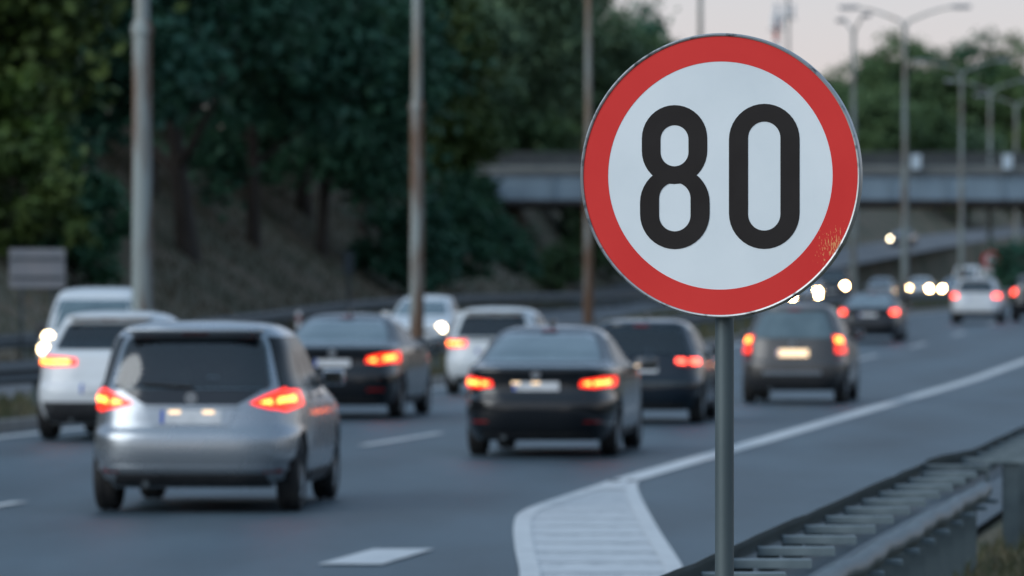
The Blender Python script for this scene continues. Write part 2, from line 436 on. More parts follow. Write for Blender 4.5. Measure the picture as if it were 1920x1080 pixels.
# the gore where the slip lane begins: white border and hatched, worn middle
gl = pchip([(24, -0.35), (33, -0.08), (37.5, 0.05), (41.5, 0.02), (44.5, 0.01), (47.0, 0.03), (48.6, 0.12), (50.5, 0.32), (53, 0.62), (56.0, 0.98)])
gr = pchip([(24, 0.75), (33, 1.0), (39.3, 1.16), (44, 1.15), (48, 1.155), (52, 1.17), (54.5, 1.20), (56.0, 1.255)])
GY = frange(24, 56, 0.5)
marking('gore_border', GY, gl, lambda y: min(gl(y) + 0.14, gr(y) - 0.02))
marking('gore_border', GY, lambda y: max(gr(y) - 0.13, gl(y) + 0.16), gr)
marking('gore_nose', [53.4, 54, 55, 56], lambda y: gl(y) + 0.13, lambda y: max(gr(y) - 0.12, gl(y) + 0.14), m=M['paint'], z=0.016)
marking('gore_fill', GY, lambda y: gl(y) + 0.05, lambda y: gr(y) - 0.05, m=mat('gore_worn_paint', (0.57, 0.585, 0.595), 0.65, c2=(0.42, 0.44, 0.455), scale=2.2, stretch=(3.5, 0.5, 1), lo=0.40, hi=0.72, bump=0.2, bscale=40), z=0.004)
yy = 24.3
while yy < 53.0:
    a, b = yy, yy + 0.9
    marking('gore_bar', [a, (a + b) / 2, b], lambda y: gl(y) + 0.13, lambda y: max(gr(y) - 0.12, gl(y) + 0.16), m=M['paint_worn'], z=0.008)
    yy += 1.5
for k in range(4, 20):
    y0 = 68 + 18 * k
    strip('lane_dash', [y0, y0 + 3, y0 + 6], lambda y: xo(y) - 4.3, lambda y: xo(y) - 4.15, 0.006, M['paint'], 1, None, onc)
strip('edge_line', frange(60, 420, 5), lambda y: xo(y) - 0.55, lambda y: xo(y) - 0.4, 0.006, M['paint'], 1, None, onc)
strip('edge_line', frange(60, 420, 5), lambda y: xo(y) - 8.1, lambda y: xo(y) - 7.95, 0.006, M['paint'], 1, None, onc)

# ------------------------------------------------------------------ crash barriers
WPROF = [(0.0, 0.31), (0.018, 0.30), (0.022, 0.27), (0.075, 0.225), (0.08, 0.195), (0.022, 0.15), (0.012, 0.13), (0.022, 0.11), (0.08, 0.06), (0.075, 0.03), (0.022, -0.005), (0.0, -0.01)]
def wrail(name, path, zf, side, m, parent, wob=0.0, seed=1):
    """a W-beam: side -1 bulges to -x, +1 to +x; path is [(x, y)], zf gives the height of the lower lip"""
    rnd = random.Random(seed); mb = MB(); vs, fs = [], []
    n = len(WPROF)
    for (x, y) in path:
        dx, dz = rnd.uniform(-wob, wob), rnd.uniform(-wob, wob)
        for px, pz in WPROF: vs.append((x + side * px + dx, y, zf(x, y) + pz + dz))
        for px, pz in WPROF: vs.append((x + side * (px - 0.006) + dx, y, zf(x, y) + pz + dz))
    for i in range(len(path) - 1):
        for k in range(n - 1):
            a, b = i * 2 * n + k, (i + 1) * 2 * n + k
            fs.append((a, a + 1, b + 1, b)); fs.append((a + n, b + n, b + n + 1, a + n + 1))
        for k in (0, n - 1):
            a, b = i * 2 * n + k, (i + 1) * 2 * n + k
            fs.append((a, b, b + n, a + n))
    mb.add(vs, fs); return mb.build(name, m, parent, smooth=50)

post_me = MB()
for c, d in (((0, -0.055, 0), (0.10, 0.006, 1)), ((0, 0.055, 0), (0.10, 0.006, 1)), ((0, 0, 0), (0.006, 0.105, 1))): post_me.box(c, d)
POST_ME = post_me.mesh('post', mat('post_zinc', (0.11, 0.145, 0.155), 0.55, 0.2, c2=(0.07, 0.095, 0.105), scale=5, rvar=0.06))
def cprof(length):                            # a C-shaped cross piece along x
    mb = MB(); mb.box((length / 2, 0, 0.014), (length, 0.11, 0.008), 0, 0.003); mb.box((length / 2, -0.052, -0.004), (length, 0.006, 0.034)); mb.box((length / 2, 0.052, -0.004), (length, 0.006, 0.034))
    return mb
BOLT = MB().lathe_x([(0, 0.0), (0, 0.018), (0.014, 0.016), (0.016, 0.0)], 8).mesh('bolt', M['galvdark'])

# near barrier: two rails on common posts, ending where the second one takes over
def near_barrier():
    root = empty('crash_barrier', (xl(30) + BAR_O, 30, 0))
    tag(root, 'near double rail crash barrier with cross pieces beside the speed limit sign', 'crash barrier', 'crash barriers')
    off = Vector((xl(30) + BAR_O, 30, 0))
    fx = lambda y: xl(y) + BAR_O
    loc = lambda pts: [(x - off.x, y - off.y) for x, y in pts]
    zc = lambda x, y: 0.43
    ys = frange(17.5, 38.4, 0.66)
    wrail('road_side_rail', loc([(fx(y) + 0.03, y) for y in ys]), zc, -1, M['galv'], root, 0.004, 3)
    ys2 = frange(17.5, 37.7, 0.2)
    tb = []
    for y in ys2:
        q = ((y - 18.2) / 1.2) % 1.0                # each short length sags a little between its brackets
        tb.append((fx(y) + 0.45 - off.x + 0.012 * math.sin(y * 2.1), y - off.y, 0.575 - 0.016 * math.sin(math.pi * q)))
    MB().tube(tb, [0.052 + 0.004 * math.sin(math.pi * (((y - 18.2) / 1.2) % 1.0)) for y in ys2], 14).build('outer_rail', M['galv'], root, 60)
    cm = cprof(0.36).mesh('cross_piece', M['zinc'])
    br = MB(); br.box((0.05, 0, 0), (0.10, 0.075, 0.07), 0, 0.004)
    arm = MB().box((0.09, 0, 0), (0.20, 0.10, 0.03), 0, 0.005).mesh('rail_arm', M['zinc'])
    brm = br.mesh('bracket', M['galvdark'])
    y = 18.2
    while y < 37.9:
        x = fx(y) - off.x
        link('cross_piece', cm, root, (x + 0.05, y - off.y, 0.672))
        p = link('post', POST_ME, root, (x + 0.36, y - off.y + 0.02, -0.02)); p.scale = (1, 1, 1.02)
        link('bracket', brm, root, (x + 0.05, y - off.y + 0.01, 0.62))
        link('rail_arm', arm, root, (x + 0.36, y - off.y + 0.01, 0.50))
        y += 1.2
    e = cprof(0.50); e.box((0.47, 0.0, -0.10), (0.012, 0.16, 0.25))
    e.build('end_piece', M['galv'], root).location = (fx(37.9) - off.x - 0.02, 37.9 - off.y, 0.705)
near_barrier()

def second_barrier():
    y0 = 38.6
    off = Vector((xl(y0) + BAR_O, y0, 0))
    root = empty('crash_barrier', off)
    tag(root, 'wider second crash barrier starting at right edge behind the near one', 'crash barrier', 'crash barriers')
    fx = lambda y: xl(y) + BAR_O + 0.02 + 0.10 * sstep(38.6, 42, y)
    loc = lambda pts: [(x - off.x, y - off.y) for x, y in pts]
    ys = frange(38.5, 92, 1.0)
    wrail('road_side_rail', loc([(fx(y), y) for y in ys]), lambda x, y: 0.43 - 0.02 * sstep(0, 4, y), -1, M['galv'], root, 0.004, 8)
    ys2 = frange(40.6, 92, 1.0)
    wrail('outer_rail', loc([(fx(y) + 0.80, y) for y in ys2]), lambda x, y: 0.40, 1, M['galv'], root, 0.006, 9)
    cm = cprof(0.80).mesh('cross_piece', M['zinc'])
    y = 40.8
    while y < 92:
        x = fx(y) - off.x
        link('cross_piece', cm, root, (x, y - off.y, 0.665))
        p = link('post', POST_ME, root, (x + 0.36, y - off.y + 0.03, 0.14)); p.scale = (1.1, 1.1, 1.0)
        p = link('post', POST_ME, root, (x + 0.70, y - off.y + 0.03, 0.14)); p.scale = (1.1, 1.1, 1.0)
        y += 1.35
second_barrier()

def line_barrier(name, label, fx, ya, yb, zbase, step=4.0, cap=True):
    root = empty(name, (fx(ya), ya, zr(ya)))
    off = root.location.copy()
    tag(root, label, 'crash barrier', 'crash barriers')
    ys = frange(ya, yb, step)
    loc = [(fx(y) - off.x, y - off.y) for y in ys]
    zc = lambda x, y: zr(y + off.y) - off.z + zbase + 0.42
    wrail('rail', loc, zc, 1, M['galvdark'], root, 0.004, 2)
    wrail('rail', [(x - 0.16, y) for x, y in loc], zc, -1, M['galvdark'], root, 0.004, 4)
    for y in ys:
        p = link('post', POST_ME, root, (fx(y) - off.x - 0.08, y - off.y, zr(y) - off.z + zbase + 0.36)); p.scale = (1, 1, 0.78)
line_barrier('crash_barrier', 'long grey crash barrier on the raised median beside the left lane', lambda y: xl(y) - 1.25, 44, 300, 0.16)
line_barrier('crash_barrier', 'far crash barrier along the foot of the wooded bank', lambda y: xo(y) - ONC_W - 0.5, 120, 340, 0.05)

# ------------------------------------------------------------------ the speed limit sign
def speed_sign():
    Y, X = 18.0, 0.666
    root = empty('speed_limit_sign', (X, Y, 0.1), R(-12.5))
    tag(root, 'large round red and white 80 speed limit sign on grey pole', 'road sign')
    zc, Rr = 2.155, 0.45                       # heights from the root
    sm = mat('sign_white_sheeting', (0.70, 0.755, 0.775), 0.5, c2=(0.79, 0.835, 0.85), scale=2.6, lo=0.3, hi=0.6, bump=0.03, bscale=300, spec=0.3)
    # white sheeting with small dirt specks
    nt = sm.node_tree; N, L = nt.nodes, nt.links; b = N['Principled BSDF']
    tc = N.new('ShaderNodeTexCoord'); vo = N.new('ShaderNodeTexVoronoi'); vo.inputs['Scale'].default_value = 13
    L.new(tc.outputs['Object'], vo.inputs['Vector'])
    lt = N.new('ShaderNodeMath'); lt.operation = 'LESS_THAN'; lt.inputs[1].default_value = 0.045
    L.new(vo.outputs['Distance'], lt.inputs[0])
    sep = N.new('ShaderNodeSeparateColor'); L.new(vo.outputs['Color'], sep.inputs['Color'])
    g2 = N.new('ShaderNodeMath'); g2.operation = 'GREATER_THAN'; g2.inputs[1].default_value = 0.72; L.new(sep.outputs['Red'], g2.inputs[0])
    mu = N.new('ShaderNodeMath'); mu.operation = 'MULTIPLY'; L.new(lt.outputs[0], mu.inputs[0]); L.new(g2.outputs[0], mu.inputs[1])
    mx = N.new('ShaderNodeMix'); mx.data_type = 'RGBA'; mx.inputs['B'].default_value = (0.28, 0.29, 0.29, 1)
    src = b.inputs['Base Color'].links[0].from_socket
    L.new(mu.outputs[0], mx.inputs['Factor']); L.new(src, mx.inputs['A']); L.new(mx.outputs['Result'], b.inputs['Base Color'])
    # red sheeting, cracked and peeling low on the right
    rm, nt, b = principled('sign_red_sheeting'); N, L = nt.nodes, nt.links
    b.inputs['Roughness'].default_value = 0.5; b.inputs['Specular IOR Level'].default_value = 0.2
    tc = N.new('ShaderNodeTexCoord')
    nz = N.new('ShaderNodeTexNoise'); nz.inputs['Scale'].default_value = 2.2; nz.inputs['Detail'].default_value = 6
    L.new(tc.outputs['Object'], nz.inputs['Vector'])
    rp = N.new('ShaderNodeValToRGB')
    rp.color_ramp.elements[0].position = 0.35; rp.color_ramp.elements[0].color = (0.70, 0.034, 0.030, 1)
    rp.color_ramp.elements[1].position = 0.68; rp.color_ramp.elements[1].color = (0.76, 0.045, 0.038, 1)
    L.new(nz.outputs['Fac'], rp.inputs['Fac'])
    mp = N.new('ShaderNodeMapping'); mp.inputs['Rotation'].default_value = (0, R(-6), 0); mp.inputs['Scale'].default_value = (260, 1, 62)
    L.new(tc.outputs['Object'], mp.inputs['Vector'])
    fl = N.new('ShaderNodeTexNoise'); fl.inputs['Scale'].default_value = 1.0; fl.inputs['Detail'].default_value = 3
    L.new(mp.outputs['Vector'], fl.inputs['Vector'])
    vd = N.new('ShaderNodeVectorMath'); vd.operation = 'DISTANCE'; vd.inputs[1].default_value = (0.345, -0.05, zc - 0.232)
    m2 = N.new('ShaderNodeMapping'); m2.inputs['Scale'].default_value = (1, 0, 1); L.new(tc.outputs['Object'], m2.inputs['Vector'])
    v3 = N.new('ShaderNodeVectorMath'); v3.operation = 'DISTANCE'; v3.inputs[1].default_value = (0.372, 0, zc - 0.225); L.new(m2.outputs['Vector'], v3.inputs[0])
    N.remove(vd)
    mr = N.new('ShaderNodeMapRange'); mr.inputs['From Min'].default_value = 0.0; mr.inputs['From Max'].default_value = 0.17
    mr.inputs['To Min'].default_value = 0.17; mr.inputs['To Max'].default_value = -0.28; L.new(v3.outputs['Value'], mr.inputs['Value'])
    ad = N.new('ShaderNodeMath'); ad.operation = 'ADD'; L.new(fl.outputs['Fac'], ad.inputs[0]); L.new(mr.outputs['Result'], ad.inputs[1])
    gt = N.new('ShaderNodeMath'); gt.operation = 'GREATER_THAN'; gt.inputs[1].default_value = 0.645; L.new(ad.outputs[0], gt.inputs[0])
    mx = N.new('ShaderNodeMix'); mx.data_type = 'RGBA'; mx.inputs['B'].default_value = (0.78, 0.30, 0.12, 1)
    L.new(gt.outputs[0], mx.inputs['Factor']); L.new(rp.outputs['Color'], mx.inputs['A']); L.new(mx.outputs['Result'], b.inputs['Base Color'])
    km = mat('sign_black_film', (0.017, 0.013, 0.012), 0.6, c2=(0.022, 0.018, 0.017), scale=8, spec=0.2)
    al = mat('sign_aluminium', (0.42, 0.43, 0.43), 0.42, 0.8, c2=(0.11, 0.11, 0.11), scale=30, lo=0.54, hi=0.70)
    n = 128
    ring = lambda r, y: [(r * math.cos(2 * math.pi * k / n), y, zc + r * math.sin(2 * math.pi * k / n)) for k in range(n)]
    F = -0.045                                  # front plane
    # dished aluminium rim
    mb = MB(); vs = []; prof = [(0.4385, F + 0.003), (0.4405, F - 0.004), (0.4450, F - 0.0055), (0.4495, F - 0.002), (Rr, F + 0.004), (Rr, F + 0.034), (0.444, F + 0.036), (0.44, F + 0.030), (0.0, F + 0.020)]
    for r, y in prof: vs += ring(max(r, 0.001), y)
    fs = [(i * n + k, i * n + (k + 1) % n, (i + 1) * n + (k + 1) % n, (i + 1) * n + k) for i in range(len(prof) - 1) for k in range(n)]
    mb.add(vs, fs); mb.build('rim', al, root, smooth=40)
    mb = MB(); mb.add(ring(0.4402, F), [tuple(range(n))]); mb.build('white_face', sm, root)
    mb = MB(); mb.add(ring(0.4402, F - 0.0008) + ring(0.360, F - 0.0008), [(k, (k + 1) % n, n + (k + 1) % n, n + k) for k in range(n)]); mb.build('red_ring', rm, root)
    def stadium(cx, hw, zt, zb, m=20):          # zt, zb: centres of the end arcs
        p = [(cx + hw * math.cos(math.pi * k / m), zt + hw * math.sin(math.pi * k / m)) for k in range(m + 1)]
        return p + [(cx + hw * math.cos(math.pi + math.pi * k / m), zb + hw * math.sin(math.pi + math.pi * k / m)) for k in range(m + 1)]
    U = Rr / 1.0
    S = Rr / 484.0
    def loop(cx, ow, ot, ob, iw, it, ib, y):
        o = stadium(cx, ow, ot, ob); i = stadium(cx, iw, it, ib); q = len(o)
        mb.add([(x, y, zc + z) for x, z in o] + [(x, y, zc + z) for x, z in i], [(k, (k + 1) % q, q + (k + 1) % q, q + k) for k in range(q)])
    cz = 538
    HX = 484 / 466.0                            # the sign is seen turned, so widths are stretched back
    mb = MB()
    loop((378 - 529) * S * HX, 109 * S * HX, (cz - 411) * S, (cz - 453) * S, 46.5 * S * HX, (cz - 414.5) * S, (cz - 457.5) * S, F - 0.0012)
    loop((379 - 529) * S * HX, 116 * S * HX, (cz - 667 + 37.5) * S, (cz - 667) * S, 52.5 * S * HX, (cz - 615.5) * S, (cz - 672.5) * S, F - 0.0017)
    mb.build('digit_eight', km, root)
    mb = MB()
    loop((676 - 529) * S * HX, 117 * S * HX, (cz - 417) * S, (cz - 666) * S, 53.5 * S * HX, (cz - 411.5) * S, (cz - 669.5) * S, F - 0.0012)
    mb.build('digit_zero', km, root)
    pm = mat('sign_pole_zinc', (0.085, 0.112, 0.118), 0.5, 0.3, c2=(0.12, 0.15, 0.155), scale=3, stretch=(3, 3, 0.4), rvar=0.08)
    MB().tube([(0, 0.035, -0.5), (0, 0.035, 2.50)], 0.030, 28).build('pole', pm, root, smooth=40)
    for z in (zc - 0.27, zc + 0.27):
        c = MB(); c.tube([(0, 0.035, z - 0.02), (0, 0.035, z + 0.02)], 0.036, 20); c.box((0, 0.0, z), (0.5, 0.012, 0.04)); c.build('clamp', al, root)
speed_sign()

# ------------------------------------------------------------------ street lamps
def lamp_post_proto():
    root = empty('street_lamp')
    steel = mat('lamp_post_steel', (0.27, 0.31, 0.30), 0.62, 0.1, c2=(0.20, 0.13, 0.08), scale=1.1, stretch=(2.6, 2.6, 0.30), lo=0.52, hi=0.74, bump=0.1)
    rusty = mat('lamp_post_rust', (0.27, 0.305, 0.295), 0.75, 0.05, c2=(0.13, 0.070, 0.040), scale=1.9, stretch=(2.2, 2.2, 0.22), lo=0.50, hi=0.66, bump=0.2)
    for mm_, amt in ((steel, 0.55), (rusty, 1.0)):     # every post has rusted to its own degree
        N, L = mm_.node_tree.nodes, mm_.node_tree.links
        rp = next(n for n in N if n.type == 'VALTORGB'); src = rp.inputs['Fac'].links[0].from_socket
        oi = N.new('ShaderNodeObjectInfo'); ml = N.new('ShaderNodeMath'); ml.operation = 'MULTIPLY_ADD'; ml.inputs[1].default_value = amt; ml.inputs[2].default_value = 0.0
        ad = N.new('ShaderNodeMath'); ad.operation = 'ADD'
        sc_ = N.new('ShaderNodeSeparateColor'); L.new(oi.outputs['Color'], sc_.inputs['Color'])
        L.new(sc_.outputs['Red'], ml.inputs[0]); L.new(ml.outputs[0], ad.inputs[0]); L.new(src, ad.inputs[1]); L.new(ad.outputs[0], rp.inputs['Fac'])
    headm = mat('lamp_head_grey', (0.26, 0.29, 0.32), 0.45, 0.3, c2=(0.2, 0.22, 0.24), scale=5)
    MB().tube([(0, 0, -0.3), (0, 0, 6.0)], [0.165, 0.150], 20).build('lower_post', rusty, root, 40)
    MB().tube([(0, 0, 6.0), (0, 0, 12.6)], [0.115, 0.085], 18).build('upper_post', steel, root, 40)
    MB().tube([(0, 0, 5.86), (0, 0, 5.98), (0, 0, 6.10)], [0.170, 0.175, 0.125], 20).build('collar', rusty, root, 40)
    MB().box((0, 0, -0.1), (0.55, 0.55, 0.3), 0, 0.02).build('footing', M['concrete'], root)
    for s in (-1, 1):
        pts = [(0, 0, 12.4)]
        for k in range(9):
            t = k / 8
            pts.append((s * (0.15 + 1.9 * t), 0, 12.75 + 0.62 * math.sin(t * 1.35)))
        a = MB().tube(pts, [0.07] + [0.06 - 0.02 * k / 8 for k in range(9)], 12).build('arm', steel, root, 40)
        h = MB(); h.box((s * 2.4, 0, 13.38), (0.85, 0.30, 0.15), 0, 0.05); hd = h.build('lamp_head', headm, root, 40)
        MB().box((s * 2.45, 0, 13.295), (0.6, 0.22, 0.03), 0, 0.01).build('diffuser', M['lampglass'], hd)
    return root
LAMPS = [
    (-5.72, 88.0, 10, 'nearest and thickest lamp post, rusty, at the left of the picture'),
    (-2.12, 127.0, 10, 'second rust streaked lamp post standing in front of oncoming white hatchback'),
    (2.36, 176.0, 10, 'rusty lamp post just left of the round speed limit sign'),
    (7.12, 215.0, 10, 'thin grey lamp post rising behind the top edge of the speed limit sign'),
    (15.25, 254.0, 80, 'plain lamp post close beside the right edge of the speed limit sign'),
    (16.85, 244.0, 8, 'lamp post whose two curved arms show whole against the pale sky'),
    (25.6, 324.0, 8, 'lamp post in front of the bridge, first of the row at far right'),
    (30.0, 357.0, 8, 'second lamp post of the row in front of the bridge at far right'),
    (34.2, 386.0, 8, 'third lamp post of the row, close to the right picture edge'),
]
_lp = lamp_post_proto()
for i, (x, y, rz, lab) in enumerate(LAMPS):
    o = _lp if i == 0 else copy_tree(_lp)
    o.scale = (1, 1, 0.972); o.location = (x, y, zr(y) + 0.12 + (0.75 if i > 5 else 0)); o.rotation_euler = (0, 0, R(-rz))
    for ch in o.children: ch.color = ((0.06, 0.13, 0.20, 0.10, 0.04, 0.06, 0.05, 0.04, 0.05)[i], 0, 0, 1)
    tag(o, lab, 'street lamp', 'street lamps along the median')

# ------------------------------------------------------------------ bridge
def bridge():
    Y, x0, x1 = 352.0, -4.5, 58.0
    root = empty('road_bridge', (20, Y, zr(Y)))
    tag(root, 'road bridge with pale blue grey girders and dark underside crossing the motorway', 'bridge')
    off = root.location.copy()
    def B(name, c, d, m, parent=root, bevel=0.0):
        mb = MB(); mb.box((c[0] - off.x, c[1] - off.y, c[2] - off.z), d, 0, bevel); return mb.build(name, m, parent)
    L_, cx = x1 - x0, (x0 + x1) / 2
    B('deck', (cx, Y + 5.5, 9.12), (L_, 11.4, 0.36), M['concrete'])
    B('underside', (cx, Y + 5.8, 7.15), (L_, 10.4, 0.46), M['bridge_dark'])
    gx = x0; gp = MB().box((0, 0, 0), (3.46, 0.30, 1.78), 0, 0.012).mesh('girder_panel', M['girder'])
    st = MB().box((0, 0, 0), (0.10, 0.12, 1.7), 0, 0.01).mesh('stiffener', M['girder'])
    while gx < x1 - 0.1:
        g = link('girder_panel', gp, root, (gx + 1.74 - off.x, Y + 0.2 - off.y, 8.26 - off.z))
        link('stiffener', st, g, (-1.6, -0.2, 0))
        gx += 3.48
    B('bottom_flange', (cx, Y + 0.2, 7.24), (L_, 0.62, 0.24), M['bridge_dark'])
    B('parapet', (cx, Y - 0.12, 9.30), (L_, 0.34, 0.30), mat('parapet_concrete', (0.15, 0.17, 0.165), 0.85, c2=(0.21, 0.225, 0.215), scale=0.8), bevel=0.02)
    rp = MB().box((0, 0, 0), (0.09, 0.09, 1.0)).mesh('railing_post', M['railpaint'])
    gx = x0 + 0.5
    while gx < x1:
        link('railing_post', rp, root, (gx - off.x, Y - 0.1 - off.y, 9.72 - off.z)); gx += 2.0
    for z in (9.55, 9.85): B('railing_bar', (cx, Y - 0.1, z), (L_, 0.06, 0.08), M['railpaint'])
    B('top_rail', (cx, Y - 0.1, 10.2), (L_, 0.16, 0.26), M['railpaint'])
    B('far_rail', (cx, Y + 11.0, 9.8), (L_, 0.12, 0.9), M['railpaint'])
    for x in (18.2, 46.5):
        for k, yy in enumerate((1.2, 5.5, 9.8)):
            B('pier', (x, Y + yy, 3.4), (0.75, 0.9, 6.7), M['concrete'], bevel=0.06)
    B('abutment', (x0 - 0.8, Y + 5.5, 4.6), (3.2, 12.2, 9.2), M['concrete'], bevel=0.05)
    B('abutment', (x1 + 1.5, Y + 5.5, 4.6), (3.2, 12.2, 9.2), M['concrete'], bevel=0.05)
    mb = MB(); mb.prism([(x0 + 0.8 - off.x, -0.4), (x0 + 8.6 - off.x, -0.4), (x0 + 8.6 - off.x, 11.5), (x0 + 0.8 - off.x, 11.5)], 0, 1)
    for i, v in enumerate(mb.v):
        if v[2] > 0.5: mb.v[i] = (v[0], v[1], 4.9 if v[0] < x0 + 1 - off.x else 0.15)
    mb.build('slope_paving', M['concrete'], root)
bridge()

# road signs and small things by the bridge
def small_sign(loc, label, kind, rz=0.0):
    pm = M['galvdark']
    if kind == 'panel':
        root = empty('sign_board', loc, rz); tag(root, label, 'road sign')
        bm_ = mat('sign_back_grey', (0.20, 0.21, 0.23), 0.6, 0.2, c2=(0.26, 0.25, 0.26), scale=1.5)
        p = MB().box((0, 0, 2.36), (1.27, 0.03, 0.90), 0, 0.008).build('board', bm_, root)
        for z in (2.15, 2.58): MB().box((0, -0.03, z), (1.2, 0.03, 0.05)).build('brace', pm, p)
        for x in (-0.36, 0.36): MB().tube([(x, 0.05, -0.3), (x, 0.05, 2.78)], 0.035, 12).build('post', pm, root, 40)
    elif kind == 'round':
        root = empty('round_sign', loc, rz); tag(root, label, 'road sign')
        red = mat('small_sign_red', (0.50, 0.045, 0.045), 0.4); wh = mat('small_sign_white', (0.7, 0.72, 0.72), 0.4)
        MB().tube([(0, 0.05, -0.3), (0, 0.05, 2.9)], 0.04, 12).build('post', pm, root, 40)
        d = MB().tube([(0, 0.0, 2.45), (0, 0.02, 2.45)], 0.55, 40).build('disc', red, root)
        MB().tube([(0, -0.012, 2.45), (0, -0.004, 2.45)], 0.30, 40).build('white_centre', wh, d)
        MB().box((0, 0.0, 1.72), (1.1, 0.02, 0.5), 0, 0.005).build('lower_plate', wh, root)
    elif kind == 'box':
        root = empty('white_sign', loc, rz); tag(root, label, 'road sign')
        wh = mat('bridge_sign_white', (0.55, 0.66, 0.74), 0.4, c2=(0.5, 0.58, 0.64), scale=2)
        MB().tube([(0, 0.05, -0.2), (0, 0.05, 1.3)], 0.04, 12).build('post', pm, root, 40)
        MB().box((0, 0, 0.95), (0.62, 0.03, 0.90), 0, 0.012).build('board', wh, root)
    elif kind == 'thin':
        root = empty('slim_sign', loc, rz); tag(root, label, 'road sign')
        MB().tube([(0, 0.05, -0.3), (0, 0.05, 2.6)], 0.045, 12).build('post', pm, root, 40)
        MB().box((0, 0, 2.2), (0.34, 0.03, 0.75), 0, 0.008).build('board', M['galvdark'], root)
small_sign((-10.85, 130, ground_z(-10.85, 130)), 'blank grey sign board on two posts at the left edge', 'panel', R(3))
small_sign((28.2, 335, zr(335) + 0.1), 'small red round road sign with white plate at far right', 'round')
small_sign((24.95, 351.3, 8.75), 'pale white sign board on the bridge railing right of the big sign', 'box')
small_sign((30.6, 351.3, 8.75), 'pale white sign board on the bridge railing at the right edge', 'box')
small_sign((-5.6, 195, ground_z(-5.6, 195)), 'slim dark sign on a post at foot of the bank', 'thin')
# delineator posts by the verge
def delineator(x, y, lab):
    root = empty('marker_post', (x, y, ground_z(x, y))); tag(root, lab, 'marker post')
    MB().box((0, 0, 0.45), (0.13, 0.08, 1.1), 0, 0.02).build('shaft', M['plate'], root)
    MB().box((0, -0.045, 0.80), (0.10, 0.01, 0.16)).build('reflector', M['redlens'], root)
delineator(-6.15, 164, 'short white marker post left of the black hatchback roof')

# telecom mast far behind
def mast(x, y, z0, h, lab, red=True):
    root = empty('radio_mast', (x, y, z0)); tag(root, lab, 'mast')
    mr = mat('mast_red', (0.45, 0.06, 0.05), 0.6); mw = mat('mast_white', (0.6, 0.62, 0.64), 0.6); mg = M['galv']
    nseg = int(h / 3)
    for k in range(nseg):
        MB().tube([(0, 0, k * 3), (0, 0, k * 3 + 3)], 0.42 if red else 0.22, 12).build('mast_section', (mr if k % 2 else mw) if red else mg, root, 40)
    for k in range(3):
        a = k * 2.1
        MB().box((0.8 * math.cos(a), 0.8 * math.sin(a), h - 4.0), (0.5, 0.5, 2.2), a, 0.05).build('antenna', mw, root)
    MB().box((0, 0, h - 5.2), (2.4, 2.4, 0.12)).build('platform', mg, root)
mast(41.8, 900, 14, 34, 'distant red and white radio mast above the speed limit sign')
mast(43.9, 905, 14, 36, 'slim grey mast beside the red and white one', False)

# ------------------------------------------------------------------ trees
def leafmat(name, c1, c2, c3):
    m, nt, b = principled(name); N, L = nt.nodes, nt.links
    oi = N.new('ShaderNodeObjectInfo'); tc = N.new('ShaderNodeTexCoord')
    nz = N.new('ShaderNodeTexNoise'); nz.inputs['Scale'].default_value = 0.45; nz.inputs['Detail'].default_value = 5
    L.new(tc.outputs['Object'], nz.inputs['Vector'])
    rp = N.new('ShaderNodeValToRGB'); rp.color_ramp.elements[0].position = 0.36; rp.color_ramp.elements[0].color = (*c1, 1)
    rp.color_ramp.elements[1].position = 0.66; rp.color_ramp.elements[1].color = (*c2, 1)
    L.new(nz.outputs['Fac'], rp.inputs['Fac'])
    mx = N.new('ShaderNodeMix'); mx.data_type = 'RGBA'; mx.inputs['B'].default_value = (*c3, 1)
    mm = N.new('ShaderNodeMath'); mm.operation = 'MULTIPLY'; mm.inputs[1].default_value = 0.6
    L.new(oi.outputs['Random'], mm.inputs[0]); L.new(mm.outputs[0], mx.inputs['Factor']); L.new(rp.outputs['Color'], mx.inputs['A'])
    L.new(mx.outputs['Result'], b.inputs['Base Color'])
    b.inputs['Roughness'].default_value = 0.6
    b.inputs['Specular IOR Level'].default_value = 0.25
    return m
LEAF = [leafmat('dark_teal_leaves', (0.024, 0.086, 0.056), (0.060, 0.160, 0.100), (0.042, 0.110, 0.044)),
        leafmat('mid_green_leaves', (0.055, 0.110, 0.044), (0.105, 0.175, 0.070), (0.082, 0.135, 0.058)),
        leafmat('olive_leaves', (0.034, 0.078, 0.012), (0.085, 0.135, 0.026), (0.060, 0.080, 0.026)),
        leafmat('pale_green_leaves', (0.070, 0.125, 0.068), (0.115, 0.180, 0.098), (0.088, 0.145, 0.068))]

